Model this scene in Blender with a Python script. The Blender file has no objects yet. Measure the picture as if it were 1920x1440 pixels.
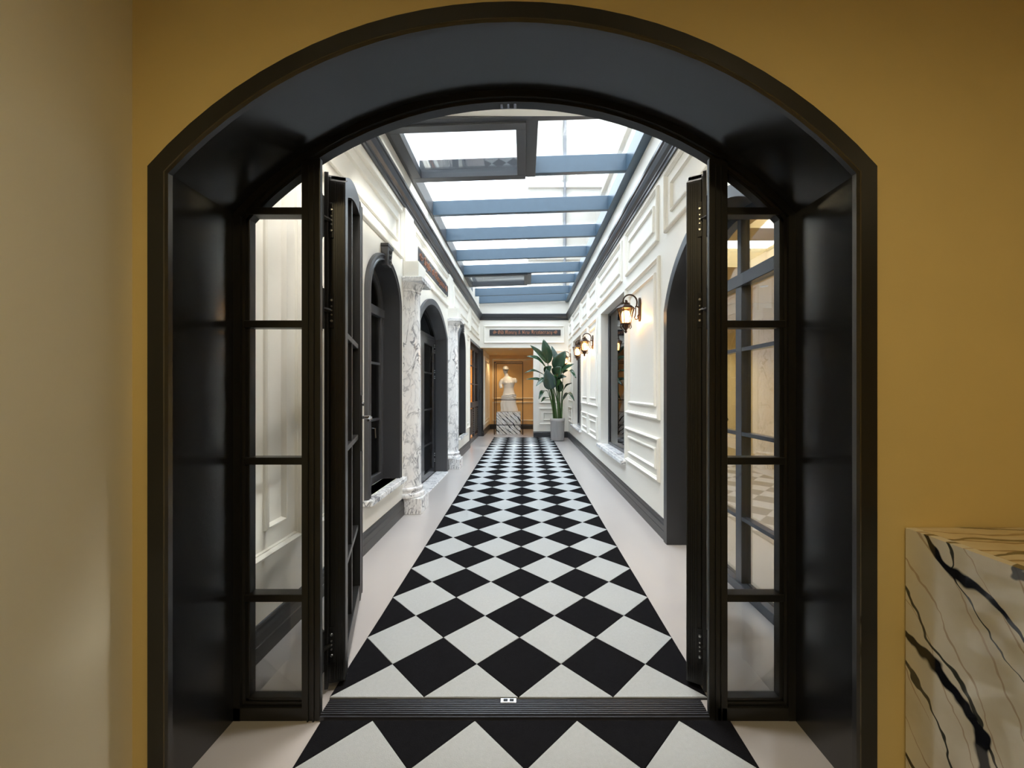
import bpy, bmesh, math, random
from mathutils import Vector, Matrix
random.seed(7)
PI = math.pi
S = bpy.context.scene
COL = S.collection

# ------------------------------------------------------------------ camera
FPX, VX, VY, CAMH = 735.0, 982.0, 732.0, 1.30
cam = bpy.data.cameras.new('camera')
cam.sensor_fit = 'HORIZONTAL'; cam.sensor_width = 36.0
cam.lens = FPX / 1920.0 * 36.0
cam.shift_x = (960.0 - VX) / 1920.0
cam.shift_y = (VY - 720.0) / 1920.0
cam.clip_start = 0.02; cam.clip_end = 200
camo = bpy.data.objects.new('camera', cam); COL.objects.link(camo)
camo.location = (0, 0, CAMH); camo.rotation_euler = (PI / 2, 0, 0)
S.camera = camo

# ------------------------------------------------------------------ world and sun
W = bpy.data.worlds.new('world'); S.world = W; W.use_nodes = True
bg = W.node_tree.nodes['Background']
bg.inputs[0].default_value = (0.86, 0.93, 1.0, 1); bg.inputs[1].default_value = 4.15
sun = bpy.data.lights.new('sun', 'SUN'); sun.energy = 6.0; sun.angle = math.radians(6); sun.color = (1, 0.95, 0.86)
suno = bpy.data.objects.new('sun', sun); COL.objects.link(suno)
suno.rotation_euler = Vector((-0.9, -0.32, -0.5)).to_track_quat('-Z', 'Y').to_euler()
suno.location = (6, -2, 9)

vs = S.view_settings
vs.view_transform = 'Standard'; vs.look = 'None'; vs.gamma = 1.0; vs.use_curve_mapping = False
vs.exposure = 1.15
S.cycles.max_bounces = 8; S.cycles.diffuse_bounces = 5; S.cycles.glossy_bounces = 4; S.cycles.transmission_bounces = 2; S.cycles.transparent_max_bounces = 14
S.cycles.adaptive_threshold = 0.02; S.cycles.caustics_reflective = False; S.cycles.caustics_refractive = False; S.cycles.sample_clamp_indirect = 6.0

# ------------------------------------------------------------------ materials
def mat(name, col, rough=0.5, metal=0.0, spec=0.5, coat=0.0, noise=0.0, nscale=8.0, bump=0.0, bscale=200.0, emit=None, estr=0.0, coat_rough=0.05):
    m = bpy.data.materials.new(name); m.use_nodes = True
    nt = m.node_tree; b = nt.nodes['Principled BSDF']
    b.inputs['Base Color'].default_value = (*col, 1); b.inputs['Roughness'].default_value = rough
    b.inputs['Metallic'].default_value = metal; b.inputs['Specular IOR Level'].default_value = spec
    b.inputs['Coat Weight'].default_value = coat; b.inputs['Coat Roughness'].default_value = coat_rough
    if emit: b.inputs['Emission Color'].default_value = (*emit, 1); b.inputs['Emission Strength'].default_value = estr
    tc = None
    if noise or bump:
        tc = nt.nodes.new('ShaderNodeTexCoord')
    if noise:
        n = nt.nodes.new('ShaderNodeTexNoise'); n.inputs['Scale'].default_value = nscale; n.inputs['Detail'].default_value = 4
        nt.links.new(tc.outputs['Object'], n.inputs['Vector'])
        mp = nt.nodes.new('ShaderNodeMapRange'); mp.inputs['To Min'].default_value = 1 - noise; mp.inputs['To Max'].default_value = 1 + noise
        nt.links.new(n.outputs['Fac'], mp.inputs['Value'])
        mx = nt.nodes.new('ShaderNodeMix'); mx.data_type = 'RGBA'; mx.blend_type = 'MULTIPLY'; mx.inputs['Factor'].default_value = 1
        mx.inputs['A'].default_value = (*col, 1); nt.links.new(mp.outputs['Result'], mx.inputs['B'])
        nt.links.new(mx.outputs['Result'], b.inputs['Base Color'])
    if bump:
        n2 = nt.nodes.new('ShaderNodeTexNoise'); n2.inputs['Scale'].default_value = bscale; n2.inputs['Detail'].default_value = 3
        nt.links.new(tc.outputs['Object'], n2.inputs['Vector'])
        bp = nt.nodes.new('ShaderNodeBump'); bp.inputs['Strength'].default_value = bump; bp.inputs['Distance'].default_value = 0.01
        nt.links.new(n2.outputs['Fac'], bp.inputs['Height']); nt.links.new(bp.outputs['Normal'], b.inputs['Normal'])
    return m

def glass(name, tint=(1, 1, 1), ior=1.45, rough=0.0, k=1.0):
    m = bpy.data.materials.new(name); m.use_nodes = True
    nt = m.node_tree; nt.nodes.clear()
    o = nt.nodes.new('ShaderNodeOutputMaterial'); mx = nt.nodes.new('ShaderNodeMixShader')
    t = nt.nodes.new('ShaderNodeBsdfTransparent'); g = nt.nodes.new('ShaderNodeBsdfGlossy'); f = nt.nodes.new('ShaderNodeFresnel')
    t.inputs[0].default_value = (*tint, 1); g.inputs['Roughness'].default_value = rough; f.inputs['IOR'].default_value = ior
    mu = nt.nodes.new('ShaderNodeMath'); mu.operation = 'MULTIPLY'; mu.inputs[1].default_value = k
    nt.links.new(f.outputs[0], mu.inputs[0])
    nt.links.new(mu.outputs[0], mx.inputs[0]); nt.links.new(t.outputs[0], mx.inputs[1]); nt.links.new(g.outputs[0], mx.inputs[2])
    nt.links.new(mx.outputs[0], o.inputs[0])
    return m

def marble(name, base, veins, rough=0.15, coat=0.3):
    """veins: list of (scale, rotation, stretch, distortion, width, colour, strength)"""
    m = bpy.data.materials.new(name); m.use_nodes = True
    nt = m.node_tree; N = nt.nodes; L = nt.links; b = N['Principled BSDF']
    b.inputs['Roughness'].default_value = rough; b.inputs['Coat Weight'].default_value = coat
    tc = N.new('ShaderNodeTexCoord')
    cl = N.new('ShaderNodeTexNoise'); cl.inputs['Scale'].default_value = 3.0; cl.inputs['Detail'].default_value = 5
    L.new(tc.outputs['Object'], cl.inputs['Vector'])
    r0 = N.new('ShaderNodeValToRGB'); r0.color_ramp.elements[0].color = (*[c * 0.93 for c in base], 1); r0.color_ramp.elements[1].color = (*base, 1)
    r0.color_ramp.elements[0].position = 0.3; r0.color_ramp.elements[1].position = 0.6
    L.new(cl.outputs['Fac'], r0.inputs[0]); cur = r0.outputs[0]
    for (sc, rot, stretch, dist, width, colr, stren, seed) in veins:
        mp = N.new('ShaderNodeMapping'); mp.vector_type = 'TEXTURE'; mp.inputs['Rotation'].default_value = rot; mp.inputs['Scale'].default_value = stretch; mp.inputs['Location'].default_value = (seed, seed * 0.7, seed * 1.3)
        L.new(tc.outputs['Object'], mp.inputs['Vector'])
        n = N.new('ShaderNodeTexNoise'); n.inputs['Scale'].default_value = sc; n.inputs['Detail'].default_value = 6; n.inputs['Roughness'].default_value = 0.55; n.inputs['Distortion'].default_value = dist
        L.new(mp.outputs[0], n.inputs['Vector'])
        su = N.new('ShaderNodeMath'); su.operation = 'SUBTRACT'; su.inputs[1].default_value = 0.5; L.new(n.outputs['Fac'], su.inputs[0])
        ab = N.new('ShaderNodeMath'); ab.operation = 'ABSOLUTE'; L.new(su.outputs[0], ab.inputs[0])
        mr = N.new('ShaderNodeMapRange'); mr.interpolation_type = 'SMOOTHSTEP'; mr.inputs['From Min'].default_value = 0; mr.inputs['From Max'].default_value = width
        mr.inputs['To Min'].default_value = stren; mr.inputs['To Max'].default_value = 0
        L.new(ab.outputs[0], mr.inputs['Value'])
        # veins come and go
        n3 = N.new('ShaderNodeTexNoise'); n3.inputs['Scale'].default_value = sc * 0.9; L.new(mp.outputs[0], n3.inputs['Vector'])
        m3 = N.new('ShaderNodeMapRange'); m3.inputs['From Min'].default_value = 0.36; m3.inputs['From Max'].default_value = 0.58; L.new(n3.outputs['Fac'], m3.inputs['Value'])
        mu = N.new('ShaderNodeMath'); mu.operation = 'MULTIPLY'; L.new(mr.outputs[0], mu.inputs[0]); L.new(m3.outputs[0], mu.inputs[1])
        mx = N.new('ShaderNodeMix'); mx.data_type = 'RGBA'; L.new(mu.outputs[0], mx.inputs['Factor']); L.new(cur, mx.inputs['A']); mx.inputs['B'].default_value = (*colr, 1)
        cur = mx.outputs['Result']
    L.new(cur, b.inputs['Base Color'])
    return m

def veined(name, base, veins, rough=0.1, coat=0.5):
    """long continuous veins: (direction across the veins, veins per metre, wobble scale, wobble, width, colour, strength, seed)"""
    m = bpy.data.materials.new(name); m.use_nodes = True
    nt = m.node_tree; N = nt.nodes; L = nt.links; b = N['Principled BSDF']
    b.inputs['Roughness'].default_value = rough; b.inputs['Coat Weight'].default_value = coat
    tc = N.new('ShaderNodeTexCoord')
    cl = N.new('ShaderNodeTexNoise'); cl.inputs['Scale'].default_value = 5.0; cl.inputs['Detail'].default_value = 5
    L.new(tc.outputs['Object'], cl.inputs['Vector'])
    r0 = N.new('ShaderNodeValToRGB'); r0.color_ramp.elements[0].color = (base[0] * 0.84, base[1] * 0.80, base[2] * 0.72, 1); r0.color_ramp.elements[1].color = (*base, 1)
    r0.color_ramp.elements[0].position = 0.34; r0.color_ramp.elements[1].position = 0.58
    L.new(cl.outputs['Fac'], r0.inputs[0]); cur = r0.outputs[0]
    def math_(op, a, bb):
        n = N.new('ShaderNodeMath'); n.operation = op
        for k, v in enumerate((a, bb)):
            if v is None: continue
            if isinstance(v, (int, float)): n.inputs[k].default_value = v
            else: L.new(v, n.inputs[k])
        return n.outputs[0]
    for (d, fr_, ns, wob, width, colr, stren, seed) in veins:
        of = N.new('ShaderNodeVectorMath'); of.operation = 'ADD'; of.inputs[1].default_value = (seed, seed * 1.7, seed * 0.6); L.new(tc.outputs['Object'], of.inputs[0])
        dt = N.new('ShaderNodeVectorMath'); dt.operation = 'DOT_PRODUCT'; dt.inputs[1].default_value = d; L.new(of.outputs[0], dt.inputs[0])
        n1_ = N.new('ShaderNodeTexNoise'); n1_.inputs['Scale'].default_value = ns; n1_.inputs['Detail'].default_value = 4; n1_.inputs['Roughness'].default_value = 0.5; L.new(of.outputs[0], n1_.inputs['Vector'])
        n2_ = N.new('ShaderNodeTexNoise'); n2_.inputs['Scale'].default_value = ns * 1.6; n2_.inputs['Detail'].default_value = 3; L.new(of.outputs[0], n2_.inputs['Vector'])
        sv = math_('ADD', math_('MULTIPLY', dt.outputs['Value'], fr_ * PI), math_('MULTIPLY', n1_.outputs['Fac'], wob))
        av = math_('ABSOLUTE', math_('SINE', sv, None), None)
        wv = math_('MULTIPLY', math_('MAXIMUM', math_('SUBTRACT', n2_.outputs['Fac'], 0.36), 0.008), width * 5)
        mr = N.new('ShaderNodeMapRange'); mr.interpolation_type = 'SMOOTHSTEP'; mr.inputs['From Min'].default_value = 0.6; mr.inputs['From Max'].default_value = 1.0
        mr.inputs['To Min'].default_value = stren; mr.inputs['To Max'].default_value = 0; L.new(math_('DIVIDE', av, wv), mr.inputs['Value'])
        mx = N.new('ShaderNodeMix'); mx.data_type = 'RGBA'; L.new(mr.outputs[0], mx.inputs['Factor']); L.new(cur, mx.inputs['A']); mx.inputs['B'].default_value = (*colr, 1)
        cur = mx.outputs['Result']
    L.new(cur, b.inputs['Base Color'])
    return m

M = {}
M['white'] = mat('warm_white_wall_paint', (0.86, 0.84, 0.78), 0.45, noise=0.01, nscale=3)
M['moulding'] = mat('warm_white_moulding_paint', (0.86, 0.84, 0.78), 0.4)
M['room'] = mat('ochre_cream_wall_paint', (0.75, 0.585, 0.26), 0.6, noise=0.03, nscale=5, bump=0.04, bscale=60)
M['ceil'] = mat('pale_ceiling_paint', (0.78, 0.77, 0.74), 0.7)
M['niche'] = mat('warm_ochre_niche_paint', (0.77, 0.56, 0.30), 0.5, noise=0.03)
M['black'] = mat('black_lacquer', (0.014, 0.015, 0.019), 0.22, spec=1.0)
M['casing'] = mat('satin_black_casing', (0.012, 0.012, 0.011), 0.42)
M['frame'] = mat('black_aluminium', (0.012, 0.012, 0.012), 0.34, spec=0.5)
M['char'] = mat('charcoal_window_paint', (0.055, 0.057, 0.064), 0.38)
M['base'] = mat('charcoal_baseboard', (0.030, 0.032, 0.036), 0.32)
M['crown'] = mat('charcoal_crown_paint', (0.040, 0.043, 0.050), 0.30)
M['beam'] = mat('blue_grey_steel_beam', (0.042, 0.082, 0.125), 0.34, spec=0.6, noise=0.08, nscale=14)
M['sash'] = mat('dark_roof_sash_metal', (0.055, 0.058, 0.066), 0.35)
M['floor'] = mat('polished_cream_microcement', (0.44, 0.415, 0.405), 0.22, noise=0.025, nscale=2.5, bump=0.01, bscale=30)
M['rugw'] = mat('ivory_wool_pile', (0.46, 0.485, 0.50), 0.95, spec=0.05, noise=0.07, nscale=70, bump=0.6, bscale=420)
M['rugb'] = mat('black_wool_pile', (0.010, 0.010, 0.012), 0.95, spec=0.03, noise=0.3, nscale=40, bump=0.6, bscale=420)
M['rugs'] = mat('rug_backing', (0.03, 0.03, 0.03), 0.95)
M['marble'] = marble('white_marble_grey_veins', (0.95, 0.95, 0.96), [
    (7.0, (0.25, 0.3, 0.2), (1, 1, 2.4), 1.0, 0.040, (0.07, 0.08, 0.11), 0.8, 1.3),
    (15.0, (0.2, 0.1, 0.4), (1, 1, 2.6), 0.8, 0.045, (0.22, 0.23, 0.28), 0.5, 4.7)])
M['pedmarble'] = veined('white_marble_black_diagonal_veins', (0.84, 0.84, 0.84), [
    ((0.66, 0.5, 0.70), 15.0, 5.0, 4.0, 0.30, (0.10, 0.10, 0.12), 0.8, 2.0),
    ((0.70, 0.5, 0.66), 9.0, 4.0, 3.6, 0.42, (0.012, 0.014, 0.022), 1.0, 5.3)], rough=0.2, coat=0.2)
M['bold'] = veined('cream_marble_bold_dark_veins', (0.80, 0.78, 0.72), [
    ((0, -0.85, 0.53), 11.0, 3.2, 7.0, 0.10, (0.34, 0.20, 0.10), 0.55, 7.7),
    ((0, -0.84, 0.55), 6.0, 3.0, 6.0, 0.11, (0.02, 0.028, 0.026), 0.95, 11.3),
    ((0, -0.82, 0.57), 4.0, 2.2, 5.0, 0.15, (0.010, 0.012, 0.020), 1.0, 3.1)], rough=0.07, coat=0.6)
M['glass'] = glass('clear_glass', (0.98, 0.985, 0.985), 1.45, k=0.45)
M['glassdark'] = glass('window_glass', (0.85, 0.88, 0.90), 1.5)
M['thinglass'] = glass('thin_door_glass', (0.95, 0.95, 0.93), 1.3, k=0.35)
M['skyglass'] = glass('roof_glass', (0.97, 0.99, 1.0), 1.45, k=0.6)
M['steel'] = mat('brushed_steel', (0.62, 0.62, 0.63), 0.28, metal=1.0)
M['rail'] = mat('anodised_threshold_metal', (0.035, 0.036, 0.045), 0.35, metal=0.2)
M['gun'] = mat('gunmetal_handle', (0.30, 0.30, 0.33), 0.25, metal=1.0)
M['hinge'] = mat('black_hinge_steel', (0.02, 0.02, 0.02), 0.3, metal=0.6)
M['copper'] = mat('copper_lettering', (0.62, 0.30, 0.18), 0.3, metal=0.85)
M['signb'] = mat('charcoal_sign_board', (0.030, 0.032, 0.038), 0.45)
M['bronze'] = mat('antique_bronze', (0.055, 0.030, 0.018), 0.35, metal=0.7)
M['bulb'] = mat('warm_glowing_bulb', (1, 0.8, 0.5), 0.5, emit=(1, 0.62, 0.26), estr=9)
M['amber'] = glass('amber_lantern_glass', (1.0, 0.80, 0.52), 1.4, rough=0.15, k=0.7)
M['leaf'] = mat('dark_green_leaf', (0.012, 0.048, 0.020), 0.25, noise=0.35, nscale=9, coat=0.25)
M['leaf2'] = mat('fresh_green_leaf', (0.035, 0.14, 0.02), 0.35, noise=0.25, nscale=9)
M['leaf3'] = mat('bluish_sheen_green_leaf', (0.05, 0.095, 0.085), 0.22, noise=0.25, nscale=9, coat=0.4)  # bluish sheen of a glossy leaf put into its colour
M['stem'] = mat('leaf_stalk_green', (0.055, 0.12, 0.030), 0.45, noise=0.3, nscale=20)
M['soil'] = mat('dark_soil', (0.03, 0.02, 0.015), 0.95, noise=0.4, nscale=40)
M['pot'] = mat('grey_ribbed_planter', (0.36, 0.36, 0.36), 0.5)
M['plaster'] = mat('white_plaster', (0.80, 0.78, 0.73), 0.55)
M['visor'] = mat('black_cap_visor', (0.02, 0.02, 0.02), 0.5)
M['darkroom'] = mat('dimmed_interior_paint', (0.10, 0.09, 0.08), 0.7)  # colour itself dimmed so the rooms behind look unlit
M['amberroom'] = mat('amber_interior_paint', (0.65, 0.36, 0.13), 0.6)
M['facade'] = mat('pale_rendered_facade', (0.40, 0.38, 0.34), 0.8, noise=0.15, nscale=1.5)
M['pipe'] = mat('grey_drain_pipe', (0.13, 0.13, 0.135), 0.5)
M['stone'] = mat('honey_travertine', (0.74, 0.62, 0.38), 0.3, noise=0.10, nscale=6)
M['artb'] = mat('art_dark_ground', (0.05, 0.045, 0.035), 0.5)
M['artc'] = mat('art_brown_shape', (0.22, 0.11, 0.05), 0.5)
M['lamp'] = mat('downlight_lens', (1, 0.9, 0.7), 0.4, emit=(1, 0.78, 0.48), estr=8)
M['plastic'] = mat('white_plastic', (0.8, 0.8, 0.78), 0.35)

# ------------------------------------------------------------------ mesh builder
def XL(u): return -1.29 + 0.0083 * (u - 1.6)
XR = 1.235
YE = 10.8
YF = 1.272
def TI(x, y, z): return (x, y, z)
def TL(u, n, z): return (XL(u) + n, u, z)
def TR(u, n, z): return (XR - n, u, z)
def TE(u, n, z): return (u, YE - n, z)
def TF(u, n, z): return (u, YF - n, z)

class MB:
    def __init__(s, T=TI): s.T = T; s.v = []; s.f = []; s.mi = []; s.cur = 0
    def p(s, a, b, c): s.v.append(s.T(a, b, c)); return len(s.v) - 1
    def face(s, ids): s.f.append(tuple(ids)); s.mi.append(s.cur)
    def box(s, a0, a1, b0, b1, c0, c1):
        i = [s.p(a, b, c) for a in (a0, a1) for b in (b0, b1) for c in (c0, c1)]
        for q in ((0, 1, 3, 2), (4, 6, 7, 5), (0, 4, 5, 1), (2, 3, 7, 6), (0, 2, 6, 4), (1, 5, 7, 3)): s.face([i[k] for k in q])
        return s
    def prism(s, poly, n0, n1):               # polygon in (u, z), extruded in n
        k = len(poly)
        a = [s.p(u, n0, z) for u, z in poly]; b = [s.p(u, n1, z) for u, z in poly]
        s.face(a); s.face(b[::-1])
        for i in range(k): s.face((a[i], b[i], b[(i + 1) % k], a[(i + 1) % k]))
        return s
    def loft(s, loops, closed_u=False, closed_v=False, cap=False):
        ids = [[s.p(*q) for q in lp] for lp in loops]
        n = len(ids[0]); m = len(ids)
        for i in range(m if closed_v else m - 1):
            A = ids[i]; B = ids[(i + 1) % m]
            for j in range(n if closed_u else n - 1):
                k = (j + 1) % n
                s.face((A[j], A[k], B[k], B[j]))
        if cap and closed_u: s.face(ids[0]); s.face(ids[-1][::-1])
        return s
    def frame(s, u0, u1, z0, z1, prof):       # mitred rectangular moulding, prof (inset, proud)
        lp = []
        for o, n in prof:
            lp.append([(u0 + o, n, z0 + o), (u1 - o, n, z0 + o), (u1 - o, n, z1 - o), (u0 + o, n, z1 - o)])
        return s.loft(lp, closed_u=True)
    def tube(s, pts, r, seg=8, cap=True):
        pts = [Vector(p) for p in pts]; rs = r if isinstance(r, (list, tuple)) else [r] * len(pts)
        loops = []; up = Vector((0, 0, 1)); prev = None
        for i, p in enumerate(pts):
            d = (pts[min(i + 1, len(pts) - 1)] - pts[max(i - 1, 0)]).normalized()
            if prev is None:
                x = d.cross(up if abs(d.z) < 0.9 else Vector((1, 0, 0))).normalized()
            else:
                x = (prev - d * prev.dot(d)).normalized()
            prev = x; y = d.cross(x)
            loops.append([tuple(p + (x * math.cos(a) + y * math.sin(a)) * rs[i]) for a in [2 * PI * k / seg for k in range(seg)]])
        return s.loft(loops, closed_u=True, cap=cap)
    def lathe(s, prof, c=(0, 0, 0), seg=24, a0=0.0, sy=1.0):
        loops = []
        for r, z in prof:
            loops.append([(c[0] + r * math.cos(a0 + 2 * PI * k / seg), c[1] + sy * r * math.sin(a0 + 2 * PI * k / seg), c[2] + z) for k in range(seg)])
        return s.loft(loops, closed_u=True, cap=True)
    def build(s, name, mats, parent=None, smooth=False, bevel=0.0, fix=True):
        me = bpy.data.meshes.new(name); me.from_pydata(s.v, [], s.f)
        ms = mats if isinstance(mats, (list, tuple)) else [mats]
        for m in ms: me.materials.append(m)
        if len(ms) > 1:
            for p, k in zip(me.polygons, s.mi): p.material_index = k
        if fix:
            bm = bmesh.new(); bm.from_mesh(me)
            bmesh.ops.recalc_face_normals(bm, faces=bm.faces[:]); bm.to_mesh(me); bm.free()
        if smooth:
            for p in me.polygons: p.use_smooth = True
            try: me.set_sharp_from_angle(angle=math.radians(40))
            except Exception: pass
        o = bpy.data.objects.new(name, me); COL.objects.link(o)
        if parent: o.parent = parent
        if bevel:
            md = o.modifiers.new('bevel', 'BEVEL'); md.width = bevel; md.segments = 2; md.limit_method = 'ANGLE'
        return o

def tag(o, label=None, cat=None, group=None, kind=None):
    if label: o['label'] = label
    if cat: o['category'] = cat
    if group: o['group'] = group
    if kind: o['kind'] = kind
    return o
def struct(o, label, cat): return tag(o, label, cat, kind='structure')
def empty(name, loc=(0, 0, 0), rz=0):
    o = bpy.data.objects.new(name, None); COL.objects.link(o); o.location = loc; o.rotation_euler = (0, 0, rz); o.empty_display_size = 0.1
    return o
def copy_tree(o, parent=None):
    c = o.copy(); COL.objects.link(c)
    if parent: c.parent = parent
    for ch in list(o.children): copy_tree(ch, c)
    return c

# ------------------------------------------------------------------ arches
class Arch:
    def __init__(s, u0, u1, zs, rise, zb=0.0):
        s.u0, s.u1, s.zs, s.rise, s.zb = u0, u1, zs, rise, zb
        s.uc = (u0 + u1) / 2; s.h = (u1 - u0) / 2
        if rise > 0:
            s.R = (s.h ** 2 + rise ** 2) / (2 * rise); s.cz = zs + rise - s.R
    def top(s, u, o=0.0):
        if s.rise <= 0: return s.zs + o
        d = (s.R + o) ** 2 - (u - s.uc) ** 2
        return s.cz + math.sqrt(max(d, 0))
    def line(s, o=0.0, zb=None, N=28):
        zb = s.zb if zb is None else zb
        if s.rise <= 0:
            return [(s.u0 - o, zb), (s.u0 - o, s.zs + o), (s.u1 + o, s.zs + o), (s.u1 + o, zb)]
        R2 = s.R + o; a = math.asin(min(1.0, (s.h + o) / R2))
        pts = [(s.u0 - o, zb)]
        for k in range(N + 1):
            t = -a + 2 * a * k / N
            pts.append((s.uc + R2 * math.sin(t), s.cz + R2 * math.cos(t)))
        pts.append((s.u1 + o, zb)); return pts
    def region(s, o, ua, ub, za, zt, N=20):   # polygon inside the arch offset by o, between ua..ub, za..zt
        top = []
        for k in range(N + 1):
            u = ua + (ub - ua) * k / N
            t = min(zt, s.top(u, o))
            if t > za + 0.002: top.append((u, t))
        if len(top) < 2: return None
        # drop collinear flat points
        out = [top[0]]
        for i in range(1, len(top) - 1):
            if abs(top[i][1] - zt) < 1e-6 and abs(top[i - 1][1] - zt) < 1e-6 and abs(top[i + 1][1] - zt) < 1e-6: continue
            out.append(top[i])
        out.append(top[-1])
        return [(top[0][0], za)] + out + [(top[-1][0], za)]
def arch_loft(mb, A, prof, closed=True, zb=None):
    return mb.loft([[(u, n, z) for u, z in A.line(o, zb)] for o, n in prof], closed_v=closed)

def wall(mb, u0, u1, z0, z1, n0, n1, holes=()):
    br = {u0, u1}
    for h in holes:
        br.add(h.u0); br.add(h.u1)
        if h.rise > 0:
            a = math.asin(min(1.0, h.h / h.R))
            for k in range(1, 28): br.add(h.uc + h.R * math.sin(-a + 2 * a * k / 28))
    br = sorted(b for b in br if u0 - 1e-9 <= b <= u1 + 1e-9)
    for a, b in zip(br, br[1:]):
        if b - a < 1e-6: continue
        m = (a + b) / 2; h = next((q for q in holes if q.u0 < m < q.u1), None)
        if h is None: mb.prism([(a, z0), (a, z1), (b, z1), (b, z0)], n0, n1)
        else:
            if h.zb > z0 + 1e-6: mb.prism([(a, z0), (a, h.zb), (b, h.zb), (b, z0)], n0, n1)
            ta = h.top(a); tb = h.top(b)
            if ta < z1: mb.prism([(a, ta), (a, z1), (b, z1), (b, tb)], n0, n1)
    return mb

PM = [(0, 0), (0, 0.016), (0.006, 0.026), (0.016, 0.030), (0.024, 0.022), (0.030, 0.012), (0.036, 0.012), (0.040, 0.0)]
PM_IN = [(0, 0), (0, 0.012), (0.005, 0.020), (0.014, 0.022), (0.021, 0.012), (0.027, 0.0)]
def panel(T, parent, u0, u1, z0, z1, inset=0.12, single=False):
    m = MB(T).frame(u0, u1, z0, z1, PM).build('panel_moulding', M['moulding'], parent)
    if not single and u1 - u0 > 2 * inset + 0.06 and z1 - z0 > 2 * inset + 0.06:
        MB(T).frame(u0 + inset, u1 - inset, z0 + inset, z1 - inset, PM_IN).build('panel_moulding', M['moulding'], parent)
    return m

# ------------------------------------------------------------------ holes
AF = Arch(-1.146, 1.073, 1.997, 0.49)                      # the main doorway
W1 = Arch(3.19, 3.93, 2.10, 0.37, 0.42)
D2 = Arch(4.66, 6.24, 2.10, 0.37, 0.0)
W3 = Arch(7.33, 8.07, 2.10, 0.37, 0.42)
D5 = Arch(8.95, 11.10, 2.43, 0, 0.0)
AR = Arch(1.80, 3.30, 1.97, 0.50, 0.0)
WA = Arch(4.82, 6.28, 2.52, 0, 0.45)
WB = Arch(8.42, 9.84, 2.52, 0, 0.45)
ZC = 3.72                                                  # roof height

# ------------------------------------------------------------------ floor, walls, ceilings
fl = MB().box(-4.5, 5.2, -3.4, 14.2, -0.12, 0.0).build('floor', M['floor']); struct(fl, 'polished cream floor running through room and corridor', 'floor')

m = MB(TF); wall(m, -1.30, 5.2, 0, 4.1, 0, -0.335, [AF])
o = m.build('wall_front', M['room']); struct(o, 'ochre wall around the black arched doorway', 'wall')
# corridor side of that wall is painted white
m = MB(TF); wall(m, -1.30, 1.24, 0, 3.72, -0.335, -0.347, [AF])
m.build('corridor_side_plaster', M['white'], o)
o = MB().box(-1.42, -1.27, -3.4, YF, 0, 3.0).build('wall_room_left', mat('beige_cream_wall_paint', (0.82, 0.765, 0.62), 0.55, noise=0.03, nscale=4)); struct(o, 'beige side wall at the left edge of the picture', 'wall')
o = MB().box(5.05, 5.2, -3.4, 10.8, 0, 3.0).build('wall_room_right', M['room']); struct(o, 'ochre wall far right beyond the glazed arch', 'wall')
o = MB().box(-1.42, 5.2, -3.55, -3.4, 0, 3.0).build('wall_room_back', M['room']); struct(o, 'ochre wall behind the viewer', 'wall')
o = MB().box(-1.42, 5.2, -3.55, YF, 3.0, 3.12).build('ceiling_room', M['ceil']); struct(o, 'pale ceiling of the room in front', 'ceiling')

m = MB(TL); wall(m, 1.60, 11.17, 0, 3.95, 0, -0.22, [W1, D2, W3, D5])
wl = m.build('wall_left', M['white']); struct(wl, 'white panelled corridor wall with arched openings on the left', 'wall')
m = MB(TR); wall(m, 1.60, YE + 0.15, 0, 4.05, 0, -0.24, [AR, WA, WB])
wr = m.build('wall_right', M['white']); struct(wr, 'white panelled corridor wall with lanterns on the right', 'wall')
m = MB(TE)
XO = 0.264
m.box(XL(YE), XO, 0, -0.14, 2.475, 3.95); m.box(XO, XR, 0, -0.14, 0, 3.95)
we = m.build('wall_end', M['white']); struct(we, 'white end wall above the warm niche and behind the plant', 'wall')
# niche beyond the end wall
m = MB(); m.box(-1.155 - 0.15, -1.155, 11.17, 13.3, 0, 2.475)
wn = m.build('wall_niche_left', M['white']); struct(wn, 'white panelled side wall of the warm niche', 'wall')
m = MB(); m.box(-1.4, 1.6, 13.16, 13.3, 0, 2.475)
nb = m.build('wall_niche_back', M['niche']); struct(nb, 'warm ochre back wall of the statue niche', 'wall')
o = MB().box(1.45, 1.6, YE + 0.14, 13.3, 0, 2.475).build('wall_niche_right', M['niche']); struct(o, 'ochre right side wall of the statue niche', 'wall')
o = MB().box(-1.4, 1.6, YE + 0.0 + 0.14, 13.3, 2.475, 2.6).build('ceiling_niche', M['niche']); struct(o, 'low warm ceiling over the statue niche', 'ceiling')
MB().box(XL(YE), XO, YE, YE + 0.14, 2.470, 2.4749).build('soffit', M['niche'], o)
panel(lambda u, n, z: (-1.155 + n, u, z), wn, 11.35, 12.95, 0.30, 2.30, 0.10)
panel(lambda u, n, z: (u, 13.16 - n, z), nb, -1.05, 0.9, 1.02, 2.36, 0.10, single=True)
panel(lambda u, n, z: (u, 13.16 - n, z), nb, -1.05, 0.9, 0.28, 0.92, 0.10, single=True)
o = MB().box(-1.31, 1.30, 1.60, 3.43, 3.70, 3.95).build('ceiling_corridor', M['white']); struct(o, 'pale ceiling strip between the doorway and the skylight', 'ceiling')

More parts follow.
